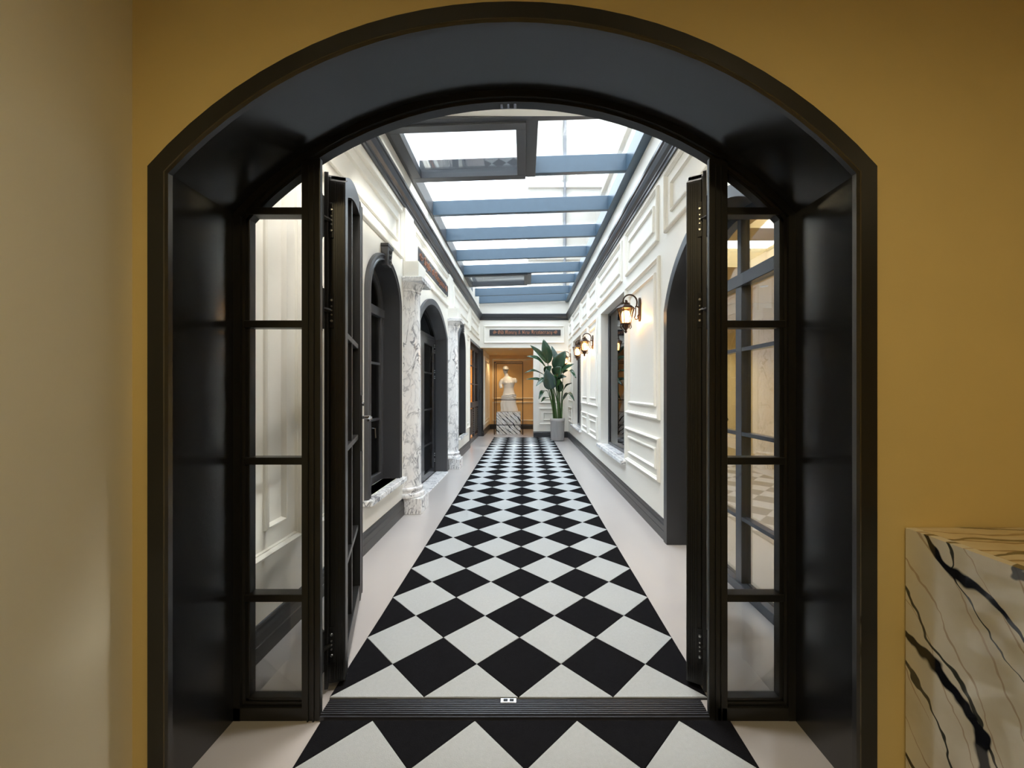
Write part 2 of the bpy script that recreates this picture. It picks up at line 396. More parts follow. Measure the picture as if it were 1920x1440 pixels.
# rooms behind the left openings
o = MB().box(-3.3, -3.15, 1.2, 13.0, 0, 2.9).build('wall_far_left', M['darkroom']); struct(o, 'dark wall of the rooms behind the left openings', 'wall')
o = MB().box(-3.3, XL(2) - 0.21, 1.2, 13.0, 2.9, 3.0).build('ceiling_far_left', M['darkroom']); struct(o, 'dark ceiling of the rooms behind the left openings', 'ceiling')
m = MB(); m.box(-3.3, XL(8) - 0.22, 8.62, 8.74, 0, 2.9)
o = m.build('wall_far_left_partition', M['amberroom']); struct(o, 'amber partition seen through the louvred door', 'wall')
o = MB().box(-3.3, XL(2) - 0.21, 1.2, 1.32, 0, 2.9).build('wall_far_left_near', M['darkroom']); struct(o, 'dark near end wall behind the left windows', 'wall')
o = MB().box(-3.15, -3.0, 8.74, 13.0, 0, 2.9).build('wall_far_left_amber', M['amberroom']); struct(o, 'amber wall seen through the louvred door', 'wall')
o = MB().box(-3.3, -1.305, 12.85, 13.0, 0, 2.9).build('wall_far_left_end', M['amberroom']); struct(o, 'amber end wall seen through the louvred door', 'wall')

# right room behind the glazed arch
m = MB(); zt = 2.95
xs = [XR + 0.24, 2.25, 3.25, 5.2]
m.box(xs[0], xs[1], 1.60, YE, zt, zt + 0.25); m.box(xs[2], xs[3], 1.60, YE, zt, zt + 0.25)
for y0, y1 in ((1.60, 1.80), (2.75, 3.05), (3.98, 4.32), (5.25, YE)): m.box(xs[1], xs[2], y0, y1, zt, zt + 0.25)
o = m.build('ceiling_right_room', mat('cream_ochre_ceiling', (0.78, 0.58, 0.28), 0.6)); struct(o, 'ochre ceiling with roof lights in the right room', 'ceiling')
rl = empty('window_5', (2.75, 3.5, zt)); struct(rl, 'row of white roof lights in the right room ceiling, nearest one added for daylight', 'window')
for y0, y1 in ((1.80, 2.75), (3.05, 3.98), (4.32, 5.25)):  # the nearest roof light is added to let in more daylight
    MB().box(-0.50, 0.50, y0 - 3.5, y1 - 3.5, 0.20, 0.21).build('pane', M['skyglass'], rl)
wst = MB().box(1.49, 5.2, 7.4, 7.55, 0, 2.95).build('wall_right_room_end', M['stone']); struct(wst, 'honey stone wall at the end of the right room', 'wall')

# ------------------------------------------------------------------ panel mouldings
for u0, u1 in ((1.80, 4.06), (4.46, 6.40), (6.86, 8.72), (8.92, 10.66)): panel(TL, wl, u0, u1, 2.66, 3.15, 0.13)
panel(TL, wl, 1.80, 2.24, 0.47, 2.52, 0.135); panel(TL, wl, 2.33, 3.00, 0.47, 2.52, 0.14)
panel(TL, wl, 8.35, 8.80, 0.47, 2.52, 0.10)
for u0, u1 in ((1.80, 3.40), (3.57, 4.70), (4.89, 6.43), (6.53, 7.41), (7.50, 8.30), (8.45, 9.85), (9.95, 10.68)): panel(TR, wr, u0, u1, 2.66, 3.17, 0.13)
for u0, u1 in ((3.54, 4.70), (6.53, 7.41), (7.50, 8.30), (9.95, 10.68)):
    panel(TR, wr, u0, u1, 1.03, 2.52, 0.12); panel(TR, wr, u0, u1, 0.468, 0.867, 0.10)
panel(TE, we, -1.10, 1.12, 2.60, 3.08, 0.10, single=True)
panel(TE, we, 0.42, 1.10, 0.95, 2.40, 0.11); panel(TE, we, 0.42, 1.10, 0.36, 0.82, 0.12)
# pilaster strips above the columns
for y in (4.263, 6.613):
    MB(TL).box(y - 0.15, y + 0.15, 0, 0.03, 2.66, 3.22).build('pilaster_strip', M['moulding'], wl, bevel=0.004)

# ------------------------------------------------------------------ baseboards and crown
BP = [(0.0, 0.0), (0.022, 0.0), (0.022, 0.075), (0.018, 0.079), (0.020, 0.083), (0.020, 0.125), (0.014, 0.140), (0.012, 0.155), (0.006, 0.165), (0.0, 0.168)]
def run(T, u0, u1, prof, name, m, label, cat):
    mb = MB(T); mb.loft([[(u, n, z) for n, z in prof] for u in (u0, u1)], closed_u=True, cap=True)
    return struct(mb.build(name, m), label, cat)
run(TL, 1.62, 4.10, BP, 'baseboard_left', M['base'], 'charcoal baseboard under the first left window', 'baseboard')
run(TL, 4.42, 4.58, BP, 'baseboard_left_column', M['base'], 'short charcoal baseboard between near column and arched door', 'baseboard')
run(TL, 6.32, 6.45, BP, 'baseboard_left_jamb', M['base'], 'short charcoal baseboard between arched door and far column', 'baseboard')
run(TL, 6.78, 8.86, BP, 'baseboard_left_far', M['base'], 'charcoal baseboard beyond the far column', 'baseboard')
run(TR, 3.37, YE - 0.001, BP, 'baseboard_right', M['base'], 'long charcoal baseboard along the right corridor wall', 'baseboard')
run(TE, XO, XR - 0.022, BP, 'baseboard_end', M['base'], 'charcoal baseboard behind the plant pot', 'baseboard')
run(lambda u, n, z: (-1.155 + n, u, z), 11.17, 13.16, BP, 'baseboard_niche_left', M['base'], 'charcoal baseboard on the niche side wall', 'baseboard')
run(lambda u, n, z: (u, 13.16 - n, z), -1.155, 1.45, BP, 'baseboard_niche_back', M['base'], 'charcoal baseboard at the back of the niche', 'baseboard')
CP = [(0, 3.235), (0.018, 3.235), (0.018, 3.262), (0.030, 3.270), (0.030, 3.285), (0.052, 3.310), (0.066, 3.345), (0.066, 3.365), (0.080, 3.372), (0.080, 3.400), (0, 3.400)]
run(TL, 1.61, YE, CP, 'trim_2', M['crown'], 'dark crown moulding along the left corridor wall', 'moulding')
run(TR, 1.61, YE, CP, 'trim_3', M['crown'], 'dark crown moulding along the right corridor wall', 'moulding')
run(TE, XL(YE), XR, CP, 'trim_4', M['crown'], 'dark crown moulding across the end wall', 'moulding')

# ------------------------------------------------------------------ main doorway: casing, lining, frame with sidelights
ca = empty('trim_1', (0, 0, 0)); struct(ca, 'wide satin black arched casing around the doorway', 'door casing')
m = MB(TF); arch_loft(m, AF, [(0.062, 0.0), (0.062, 0.014), (0.004, 0.014), (0.004, 0.0)], closed=False); m.build('architrave', M['casing'], ca, smooth=True)
m = MB(TF); arch_loft(m, AF, [(0.005, 0.012), (0.004, 0.022), (-0.004, 0.026), (-0.012, 0.022), (-0.014, 0.008), (-0.004, 0.002)], closed=True); m.build('bead', M['black'], ca, smooth=True)
m = MB(TF); arch_loft(m, AF, [(0.004, 0.008), (-0.004, 0.008), (-0.004, -0.345), (0.004, -0.345)], closed=True); m.build('arch_lining', M['black'], ca, smooth=True)

Y0, Y1 = 1.54, 1.61                                        # door frame depth
TD = lambda u, n, z: (u, Y0 + n, z)
fr = empty('door_1', (0, 0, 0)); struct(fr, 'fixed black door frame with narrow glazed sidelights', 'door frame')
m = MB(TD); arch_loft(m, AF, [(-0.003, 0), (-0.031, 0), (-0.031, 0.07), (-0.003, 0.07)]); m.build('outer_frame', M['frame'], fr, smooth=True)
m = MB(TD); arch_loft(m, AF, [(-0.031, 0.012), (-0.042, 0.014), (-0.042, 0.026), (-0.031, 0.028)]); m.build('frame_bead', M['frame'], fr, smooth=True)
MUL = [(-0.874, -0.800), (0.729, 0.802)]
for a, b in MUL:
    zt = min(AF.top(a, -0.031), AF.top(b, -0.031)) + 0.02
    m = MB(TD); m.box(a, b, 0, 0.02, 0, zt)
    (m.box(a, b - 0.034, 0.02, 0.07, 0, zt) if a < 0 else m.box(a + 0.034, b, 0.02, 0.07, 0, zt))
    mo = m.build('mullion', M['frame'], fr, bevel=0.003)
    for s_ in (a + 0.024, b - 0.028):
        MB(TD).box(s_, s_ + 0.005, -0.005, 0.002, 0.0, zt - 0.03).build('ridge', M['frame'], mo)
MUNT = (2.011, 1.563, 1.020, 0.4765)
for (a, b) in ((-1.110, -0.874), (0.802, 1.037)):
    left = a < 0
    # glazing bead following the pane edge
    gx0, gx1 = (a, b)
    bw = 0.020
    jx = a if left else b - bw
    m = MB(TD); m.box(jx, jx + bw, 0.018, 0.055, 0.06, 1.99); m.build('glazing_bead', M['frame'], fr, bevel=0.002)
    m = MB(TD)
    us = [a + (b - a) * k / 12 for k in range(13)]
    m.loft([[(u, n, AF.top(u, -0.031 - o)) for u in us] for o, n in ((0, 0.018), (0.022, 0.018), (0.022, 0.055), (0, 0.055))], closed_v=True)
    m.build('arched_glazing_bead', M['frame'], fr, smooth=True)
    m = MB(TD); m.box(a - 0.04, b + 0.005, 0, 0.07, 0, 0.052); m.box(a, b, 0.012, 0.058, 0.052, 0.066); m.box(a, b, 0.018, 0.055, 0.066, 0.078); m.build('bottom_rail', M['frame'], fr, bevel=0.002)
    zs = [0.07] + sorted(MUNT) + [2.6]
    for z in MUNT:
        m = MB(TD); ua, ub = a, b
        m.box(ua, ub, 0.010, 0.060, z - 0.0145, z + 0.0145); m.build('muntin', M['frame'], fr, bevel=0.003)
    for z0, z1 in zip(zs, zs[1:]):
        rg = AF.region(-0.05, a, b, z0, z1)
        if rg: MB(TD).prism(rg, 0.034, 0.039).build('pane', M['glass'], fr)
# threshold with ribs
th = empty('threshold', (0, 0, 0)); th.parent = fr
m = MB(); m.box(-0.80, 0.729, Y0 - 0.004, Y1 + 0.012, 0, 0.020); m.build('threshold_bar', M['rail'], th)
for k in range(8):
    y = Y0 + 0.004 + k * 0.0095
    MB().box(-0.80, 0.729, y, y + 0.0055, 0.020, 0.0255).build('rib', M['rail'], th)
m = MB(); m.box(-0.095, -0.030, Y1 - 0.012, Y1 + 0.010, 0.0255, 0.0285); m.build('strike_plate', M['steel'], fr, bevel=0.001)
m = MB(); m.box(-0.083, -0.066, Y1 - 0.007, Y1 + 0.006, 0.0285, 0.0292); m.box(-0.058, -0.041, Y1 - 0.007, Y1 + 0.006, 0.0285, 0.0292); m.build('strike_slot', M['hinge'], fr)
zt = AF.top(-0.06, -0.031)
m = MB(); m.box(-0.095, -0.030, Y0 + 0.02, Y0 + 0.055, zt - 0.010, zt - 0.002); m.build('top_strike_plate', M['gun'], fr, bevel=0.001)
m = MB(); m.box(-0.084, -0.066, Y0 + 0.026, Y0 + 0.050, zt - 0.0112, zt - 0.009); m.box(-0.058, -0.040, Y0 + 0.026, Y0 + 0.050, zt - 0.0112, zt - 0.009); m.build('top_strike_slot', M['hinge'], fr)

# ------------------------------------------------------------------ door leaves
LW, LT = 0.765, 0.080
def leaf(name, P, ang, mirror, label):
    """local: x along leaf from the hinge edge, y = depth behind the room side face, z up"""
    r = empty(name, (P[0], P[1], 0)); struct(r, label, 'door')
    hx = -0.80 if not mirror else 0.729
    def tp(x, o=0.0): return AF.top(hx + x if not mirror else hx - x, -0.045 + o)
    s = -1 if mirror else 1
    ca_, sa_ = math.cos(ang), math.sin(ang)
    def TT(x, y, z):                                       # y towards the back face
        # direction along leaf d, thickness t
        X = -s * sa_ * x - s * ca_ * y
        Y = ca_ * x - sa_ * y
        return (X, Y, z)
    zb = 0.030
    def sub(x0, x1, y0, y1, z0, z1=None, o=0.0, mat_=M['frame'], nm='stile', par=r, bevel=0.003, N=10):
        mb = MB(TT)
        if z1 is None:
            us = [x0 + (x1 - x0) * k / N for k in range(N + 1)]
            top = [(u, tp(u, o)) for u in us]
            mb.prism([(x0, z0)] + top + [(x1, z0)], y0, y1)
        else: mb.box(x0, x1, y0, y1, z0, z1)
        return mb.build(nm, mat_, par, bevel=bevel)
    st = 0.085
    h1 = sub(0, st, 0, LT - 0.018, zb, o=-0.012, nm='hinge_stile'); sub(0.004, st, LT - 0.020, LT, zb + 0.002, nm='hinge_stile_back')
    sub(LW - st, LW, 0, LT, zb, nm='lock_stile')
    sub(LW - 0.010, LW + 0.020, -0.004, 0.016, zb + 0.01, nm='astragal')
    sub(0, LW, 0.004, LT - 0.004, zb + 0.001, zb + 0.095, nm='bottom_rail')
    # hinge edge details: outer lip and two grooves
    sub(-0.014, 0.006, LT - 0.013, LT + 0.002, zb - 0.012, o=0.016, nm='rebate_lip', bevel=0.002)
    for yy in (0.006, 0.014, 0.022, 0.030, 0.040):
        sub(-0.004, 0.004, yy, yy + 0.003, zb + 0.01, o=-0.02, nm='edge_ridge', par=h1, bevel=0)
    mb = MB(TT)                                            # arched top rail
    us = [st * 0.5 + (LW - st) * k / 24 for k in range(25)]
    mb.loft([[(u, y, tp(u, -d)) for u in us] for d, y in ((0, 0.004), (0.085, 0.004), (0.085, LT - 0.004), (0, LT - 0.004))], closed_v=True)
    mb.build('top_rail', M['frame'], r, smooth=True)
    cx = LW / 2
    for z in (1.563, 1.020, 0.4765):
        sub(st, LW - st, 0.012, LT - 0.012, z - 0.0145, z + 0.0145, nm='muntin')
    sub(cx - 0.0145, cx + 0.0145, 0.014, LT - 0.014, zb + 0.09, tp(cx, -0.085), nm='glazing_bar')
    zs = [zb + 0.09, 0.4765, 1.020, 1.563, 2.6]
    for xa, xb in ((st, cx), (cx, LW - st)):
        for z0, z1 in zip(zs, zs[1:]):
            us = [xa + (xb - xa) * k / 10 for k in range(11)]
            poly = [(xa, z0)] + [(u, min(z1, tp(u, -0.08))) for u in us] + [(xb, z0)]
            if z1 < 2.0: poly = [(xa, z0), (xa, z1), (xb, z1), (xb, z0)]
            MB(TT).prism(poly, 0.031, 0.035).build('pane', M['glass'], r)
    # lever handle with long back plate, both faces
    for side in (0, 1):
        y = -0.006 if side == 0 else LT
        ya, yb = (y, y + 0.006)
        pl = sub(LW - 0.064, LW - 0.024, ya, yb, 0.93, 1.27, mat_=M['gun'] if side else M['hinge'], nm='handle_plate', bevel=0.002)
        d = -1 if side == 0 else 1
        y1 = y if side == 0 else y + 0.006
        mb = MB(TT); xh = LW - 0.044
        pts = [(xh, y1, 1.135), (xh, y1 + d * 0.03, 1.135), (xh - 0.004, y1 + d * 0.044, 1.135), (xh - 0.03, y1 + d * 0.050, 1.133), (xh - 0.075, y1 + d * 0.048, 1.128), (xh - 0.11, y1 + d * 0.042, 1.124)]
        mb.tube(pts, [0.010, 0.010, 0.011, 0.011, 0.010, 0.008], 8); mb.build('lever', M['gun'], pl, smooth=True)
        mb = MB(TT); mb.tube([(xh, y1, 1.215), (xh, y1 + d * 0.010, 1.215)], 0.011, 10); mb.build('lock_cylinder', M['gun'], pl, smooth=True)
    for z in (2.035, 1.645, 0.20):
        hg = sub(-0.006, 0.0, 0.046, 0.063, z - 0.075, z + 0.075, mat_=M['hinge'], nm='hinge_plate', bevel=0.001)
        for dz in (-0.045, -0.018, 0.0, 0.018, 0.045):
            mb = MB(TT); rr = 0.0065 if abs(dz) > 0.03 else 0.0042
            mb.tube([(-0.006, 0.0545, z + dz), (-0.011, 0.0545, z + dz)], [rr, rr * 0.7], 8); mb.build('screw', M['steel'], hg, smooth=True)
        # knuckle block and arm reaching the mullion
        mb = MB(); kx = -0.853 if not mirror else 0.782
        kx -= P[0]; ky = Y1 + 0.040 - P[1]
        mb.lathe([(0.0125, -0.085), (0.0125, 0.085)], (kx, ky, z), 10); kn = mb.build('hinge_knuckle', M['hinge'], r, smooth=True)
        a = TT(0.0, LT * 0.75, z)
        mb = MB(); mb.tube([(kx, ky, z), (a[0] * 0.5 + kx * 0.5, a[1] * 0.6 + ky * 0.4, z), a], 0.010, 6); mb.build('hinge_arm', M['hinge'], kn)
        for dz in (-0.064, 0.064):
            mb = MB(); ex = kx + (-0.004 if not mirror else 0.004)
            mb.box(ex - 0.010, ex + 0.010, ky - 0.030, ky + 0.004, z + dz - 0.032, z + dz + 0.032); mb.build('hinge_leaf', M['hinge'], kn, bevel=0.002)
    return r
leaf('door_2', (-0.780, 1.715), math.radians(17.5), False, 'left black glazed door leaf swung open into the corridor')
leaf('door_3', (0.711, 1.715), math.radians(29), True, 'right black glazed door leaf swung open, seen edge on')

# ------------------------------------------------------------------ arched window / door sets
def surround(T, A, m, parent, w=0.055, full=False):
    mb = MB(T); arch_loft(mb, A, [(w, 0), (w, 0.030), (w * 0.72, 0.038), (w * 0.60, 0.026), (w * 0.25, 0.026), (w * 0.12, 0.034), (-0.004, 0.034), (-0.004, -0.21), (0.0, -0.21)], closed=False)
    return mb.build('arched_surround', m, parent, smooth=True)
def arched_window(name, T, A, label, setback=0.135):
    r = empty(name, (0, 0, 0)); struct(r, label, 'window')
    surround(T, A, M['char'], r)
    n0 = -setback; n1 = n0 - 0.055
    mb = MB(T); arch_loft(mb, A, [(-0.004, n0), (-0.055, n0), (-0.060, n0 - 0.012), (-0.060, n1), (-0.004, n1)]); mb.build('window_frame', M['char'], r, smooth=True)
    mb = MB(T); mb.box(A.u0, A.u1, n1, n0, A.zb, A.zb + 0.075); mb.build('frame_sill', M['char'], r, bevel=0.004)
    mb = MB(T); mb.box(A.u0, A.u1, n1 - 0.01, n0 + 0.012, A.zs - 0.085, A.zs); mb.build('transom', M['char'], r, bevel=0.005)
    mb = MB(T); mb.box(A.uc - 0.035, A.uc + 0.035, n1, n0, A.zb + 0.07, A.zs - 0.08); mb.build('meeting_stile', M['char'], r, bevel=0.005)
    for z in (1.02, 1.56):
        for a, b in ((A.u0 + 0.05, A.uc - 0.03), (A.uc + 0.03, A.u1 - 0.05)):
            mb = MB(T); mb.box(a, b, n1 + 0.014, n0 - 0.012, z - 0.011, z + 0.011); mb.build('muntin', M['char'], r)
    zs = [A.zb + 0.07, 1.02, 1.56, A.zs - 0.08]
    for a, b in ((A.u0 + 0.05, A.uc - 0.03), (A.uc + 0.03, A.u1 - 0.05)):
        for z0, z1 in zip(zs, zs[1:]):
            MB(T).box(a, b, n0 - 0.030, n0 - 0.025, z0, z1).build('pane', M['glassdark'], r)
    rg = A.region(-0.055, A.u0 + 0.06, A.u1 - 0.06, A.zs, 9)
    MB(T).prism(rg, n0 - 0.030, n0 - 0.025).build('fanlight_pane', M['glassdark'], r)
    mb = MB(T); mb.tube([(A.uc + 0.06, n0 + 0.006, 0.95), (A.uc + 0.06, n0 + 0.035, 0.95), (A.uc + 0.06, n0 + 0.040, 0.86)], 0.008, 6); mb.build('casement_handle', M['gun'], r, smooth=True)
    # keystone
    zt = A.top(A.uc)
    mb = MB(T); mb.loft([[(A.uc - w_, n_, z_), (A.uc + w_, n_, z_), (A.uc + w_, 0, z_), (A.uc - w_, 0, z_)] for w_, n_, z_ in ((0.045, 0.052, zt - 0.045), (0.052, 0.056, zt + 0.0), (0.064, 0.062, zt + 0.115), (0.072, 0.070, zt + 0.12), (0.072, 0.070, zt + 0.145))], closed_u=True, cap=True)
    ks = mb.build('keystone', M['char'], r, bevel=0.003)
    mb = MB(T); n_ = 0.060
    for k in range(3):
        z_ = zt - 0.01 + 0.045 * k
        mb.tube([(A.uc + 0.022 * math.cos(t), n_ + 0.004, z_ + 0.018 * math.sin(t)) for t in [2 * PI * q / 10 for q in range(11)]], 0.005, 5)
    mb.build('keystone_carving', M['char'], ks, smooth=True)
    # marble sill
    mb = MB(T); u0, u1 = A.u0 - 0.085, A.u1 + 0.085
    mb.box(u0, u1, 0.0, 0.075, A.zb - 0.045, A.zb); mb.box(A.u0, A.u1, -0.14, 0.001, A.zb - 0.045, A.zb)
    mb.build('marble_sill', M['marble'], r, bevel=0.006)
    return r
arched_window('window_1', TL, W1, 'charcoal arched window with keystone beside the near marble column')
arched_window('window_2', TL, W3, 'charcoal arched window with keystone behind the far marble column')

d2 = empty('door_4', (0, 0, 0)); struct(d2, 'deep black arched doorway between the two marble columns', 'door')
mb = MB(TL); arch_loft(mb, D2, [(0.075, 0), (0.075, 0.030), (0.0, 0.030), (-0.004, 0.024), (-0.004, -0.215), (0.0, -0.215)], closed=False); mb.build('arched_surround', M['char'], d2, smooth=True)
n0 = -0.15; n1 = -0.21
mb = MB(TL); arch_loft(mb, D2, [(-0.004, n0), (-0.06, n0), (-0.06, n1), (-0.004, n1)]); mb.build('door_frame', M['black'], d2, smooth=True)
mb = MB(TL); mb.box(D2.u0, D2.u1, n1, n0, D2.zs - 0.03, D2.zs + 0.03); mb.build('transom', M['black'], d2, bevel=0.004)
rg = D2.region(-0.05, D2.u0 + 0.06, D2.u1 - 0.06, D2.zs + 0.03, 9); MB(TL).prism(rg, n0 - 0.03, n0 - 0.025).build('fanlight_pane', M['glassdark'], d2)
for k, (a, b) in enumerate(((D2.u0 + 0.06, D2.uc - 0.003), (D2.uc + 0.003, D2.u1 - 0.06))):
    lf = MB(TL).frame(a, b, 0.01, D2.zs - 0.03, [(0, n1), (0, n0), (0.09, n0), (0.10, n0 - 0.012), (0.10, n1)]).build('door_leaf', M['black'], d2)
    for z in (0.5, 1.02, 1.56):
        MB(TL).box(a + 0.1, b - 0.1, n1 + 0.01, n0 - 0.01, z - 0.012, z + 0.012).build('muntin', M['black'], lf)
    zs = [0.11, 0.5, 1.02, 1.56, D2.zs - 0.13]
    for z0, z1 in zip(zs, zs[1:]): MB(TL).box(a + 0.1, b - 0.1, n0 - 0.032, n0 - 0.027, z0, z1).build('pane', M['glassdark'], lf)
    if k == 1:
        for zc in (1.95, 1.55, 0.25):
            for dz in (-0.06, -0.03, 0.03, 0.06):
                mb = MB(TL); mb.tube([(b - 0.02, n0, zc + dz), (b - 0.02, n0 + 0.006, zc + dz)], 0.007, 8); mb.build('screw', M['steel'], lf)
mb = MB(TL); mb.box(D2.u0 + 0.0, D2.u1 - 0.0, -0.14, 0.06, 0.0, 0.012); mb.build('marble_threshold', M['marble'], d2, bevel=0.003)

# rectangular louvred door at the far left
d5 = empty('door_5', (0, 0, 0)); struct(d5, 'tall charcoal double door with louvres and amber glass at the far left', 'door')
mb = MB(TL); mb.loft([[(u, n, z) for u, z in D5.line(o)] for o, n in ((0.06, 0), (0.06, 0.014), (0.0, 0.014), (-0.004, 0.010), (-0.004, -0.21))]); mb.build('door_surround', M['char'], d5)
MB().box(XL(11.1) - 0.1, -1.150, 11.10, 11.172, 0, 2.474).build('far_jamb', M['black'], d5)
n0 = -0.07; n1 = -0.12
mid = 10.26
for a, b in ((D5.u0 + 0.004, mid - 0.003), (mid + 0.003, D5.u1 - 0.004)):
    lf = MB(TL).frame(a, b, 0.008, D5.zs - 0.006, [(0, n1), (0, n0), (0.09, n0), (0.095, n0 - 0.010), (0.095, n1)]).build('door_leaf', M['char'], d5)
    MB(TL).box(a + 0.09, b - 0.09, n1, n0, 0.86, 1.0).build('lock_rail', M['char'], lf, bevel=0.004)
    for z in (1.46, 1.92):
        MB(TL).box(a + 0.09, b - 0.09, n1 + 0.01, n0 - 0.008, z - 0.012, z + 0.012).build('muntin', M['char'], lf)
    for z0, z1 in ((1.0, 1.46), (1.46, 1.92), (1.92, D5.zs - 0.095)):
        MB(TL).box(a + 0.09, b - 0.09, n0 - 0.030, n0 - 0.026, z0, z1).build('pane', M['thinglass'], lf)
    for k in range(11):
        z = 0.20 + k * 0.058
        mb = MB(TL); mb.prism([(a + 0.095, 0), (b - 0.095, 0), (b - 0.095, 1), (a + 0.095, 1)], 0, 1)
        mb.v = [TL(a + 0.095 if q in (0, 3, 4, 7) else b - 0.095, n0 - 0.004 if (q % 4) < 2 else n0 - 0.036, (z if (q % 4) < 2 else z + 0.045) + (0.008 if q > 3 else 0)) for q in range(8)]
        mb.build('louvre', M['char'], lf)
    MB(TL).tube([(b - 0.08, n0 + 0.04, 1.02), (b - 0.08, n0 + 0.04, 1.34)], 0.010, 8).build('pull_handle', M['hinge'], lf, smooth=True)

# ------------------------------------------------------------------ right wall: glazed arch and rectangular windows
gr = empty('window_6', (0, 0, 0)); struct(gr, 'tall black arched glazed screen in the right wall by the doorway', 'window')
mb = MB(TR); arch_loft(mb, AR, [(0.07, 0), (0.07, 0.032), (0.0, 0.032), (-0.004, 0.024), (-0.004, -0.235), (0.0, -0.235)], closed=False); mb.build('arched_surround', M['base'], gr, smooth=True)
n0, n1 = -0.165, -0.225
M['bluef'] = mat('blue_grey_screen_metal', (0.055, 0.065, 0.085), 0.25, spec=0.7)
mb = MB(TR); arch_loft(mb, AR, [(-0.004, n0), (-0.055, n0), (-0.055, n1), (-0.004, n1)]); mb.build('screen_frame', M['bluef'], gr, smooth=True)
MB(TR).box(AR.u0, AR.u1, n1, n0 + 0.02, 0, 0.06).build('bottom_rail', M['bluef'], gr, bevel=0.004)
MB(TR).box(AR.u0, AR.u1, n1, n0 + 0.012, 1.97, 2.05).build('transom', M['bluef'], gr, bevel=0.004)
MB(TR).box(AR.uc - 0.035, AR.uc + 0.035, n1, n0 + 0.004, 0.05, 1.98).build('mullion', M['bluef'], gr, bevel=0.004)
MB(TR).box(AR.uc - 0.022, AR.uc + 0.022, n1, n0, 2.04, AR.top(AR.uc) - 0.03).build('fan_mullion', M['bluef'], gr, bevel=0.004)
zs = [0.06, 0.4765, 1.02, 1.563, 1.97]
for a, b in ((AR.u0 + 0.05, AR.uc - 0.035), (AR.uc + 0.035, AR.u1 - 0.05)):
    for z in zs[1:4]: MB(TR).box(a, b, n1 + 0.015, n0 + 0.002, z - 0.012, z + 0.012).build('muntin', M['bluef'], gr)
    for z0, z1 in zip(zs, zs[1:]): MB(TR).box(a, b, n0 - 0.033, n0 - 0.028, z0, z1).build('pane', M['glass'], gr)
    rg = AR.region(-0.05, a, b, 2.05, 9); MB(TR).prism(rg, n0 - 0.033, n0 - 0.028).build('pane', M['glass'], gr)

def rect_window(name, A, label):
    r = empty(name, (0, 0, 0)); struct(r, label, 'window')
    n0, n1 = -0.115, -0.16
    MB(TR).frame(A.u0, A.u1, A.zb, A.zs, [(0, n1), (0, n0), (0.032, n0), (0.038, n0 - 0.01), (0.038, n1)]).build('window_frame', M['char'], r)
    c = A.u0 + 0.36
    MB(TR).box(c - 0.018, c + 0.018, n1, n0, A.zb + 0.03, A.zs - 0.03).build('mullion', M['char'], r)
    for a, b in ((A.u0 + 0.038, c - 0.018), (c + 0.018, A.u1 - 0.038)):
        MB(TR).box(a, b, n0 - 0.025, n0 - 0.020, A.zb + 0.038, A.zs - 0.038).build('pane', M['glassdark'], r)
    mb = MB(TR); mb.box(A.u0 - 0.07, A.u1 + 0.07, 0, 0.06, A.zb - 0.047, A.zb); mb.box(A.u0, A.u1, -0.12, 0.001, A.zb - 0.047, A.zb + 0.001)
    mb.build('marble_sill', M['marble'], r, bevel=0.006)
    return r
rect_window('window_3', WA, 'tall rectangular window with marble sill next to the nearest lantern')
rect_window('window_4', WB, 'far rectangular window with marble sill beside the plant')

# ------------------------------------------------------------------ skylight
sk = empty('window_7', (0, 6.9, 3.7)); struct(sk, 'long sloping glass skylight with blue grey cross beams', 'skylight')
def zb_(x): return 3.668 + (x + 1.27) / 2.5 * 0.082
def beam(x0, x1, y0, y1, dz0=0.0, dz1=0.19, nm='cross_beam', m='beam', par=None, bevel=0.003):
    mb = MB(); lp = [[(x, y, zb_(x) + d) for y, d in ((y0, dz0), (y1, dz0), (y1, dz1), (y0, dz1))] for x in (x0, x1)]
    mb.loft(lp, closed_u=True, cap=True)
    mb.v = [(a, b - 6.9, c - 3.7) for a, b, c in mb.v]
    return mb.build(nm, M[m], par or sk, bevel=bevel)
xl, xr = -1.30, XR + 0.01
BEAMS = [5.297, 6.20, 7.14, 8.02, 9.84, 10.66]
ys = [3.43, 4.356] + BEAMS
for y in BEAMS: beam(xl + 0.06, xr - 0.10, y, y + 0.06)
beam(xl, xr, 3.43, 3.50, -0.01, nm='end_beam', m='sash')
beam(0.10, xr - 0.10, 4.356, 4.416); beam(0.15, xr - 0.10, 8.84, 8.90)
beam(xl, xl + 0.075, 3.4, YE, -0.008, 0.19, 'side_frame', 'sash'); beam(xr - 0.105, xr, 3.4, YE, -0.008, 0.19, 'side_frame', 'beam')
beam(0.02, 0.13, 3.46, 4.41, -0.01, 0.19, 'mullion', 'sash'); beam(0.08, 0.16, 8.08, 8.90, -0.01, 0.19, 'mullion', 'sash')
for (x0, x1, y0, y1, w) in ((xl + 0.075, 0.02, 3.49, 4.42, 0.09), (xl + 0.075, 0.08, 8.08, 8.90, 0.07)):
    s_ = beam(x0, x1, y0, y0 + w, -0.03, 0.06, 'opening_sash_rail', 'sash')
    beam(x0, x1, y1 - w, y1, -0.03, 0.06, 'opening_sash_rail', 'sash')
    beam(x0, x0 + w, y0 + w, y1 - w, -0.03, 0.06, 'opening_sash_stile', 'sash'); beam(x1 - w, x1, y0 + w, y1 - w, -0.03, 0.06, 'opening_sash_stile', 'sash')
    beam(x0 + w * 0.8, x1 - w * 0.8, y1 - w + 0.0, y1 - w + 0.03, 0.06, 0.17, 'sash_upstand', 'sash')
    beam(x0 + w * 0.9, x1 - w * 0.9, y0 + w * 0.9, y1 - w * 0.9, 0.02, 0.028, 'pane', 'skyglass', bevel=0)
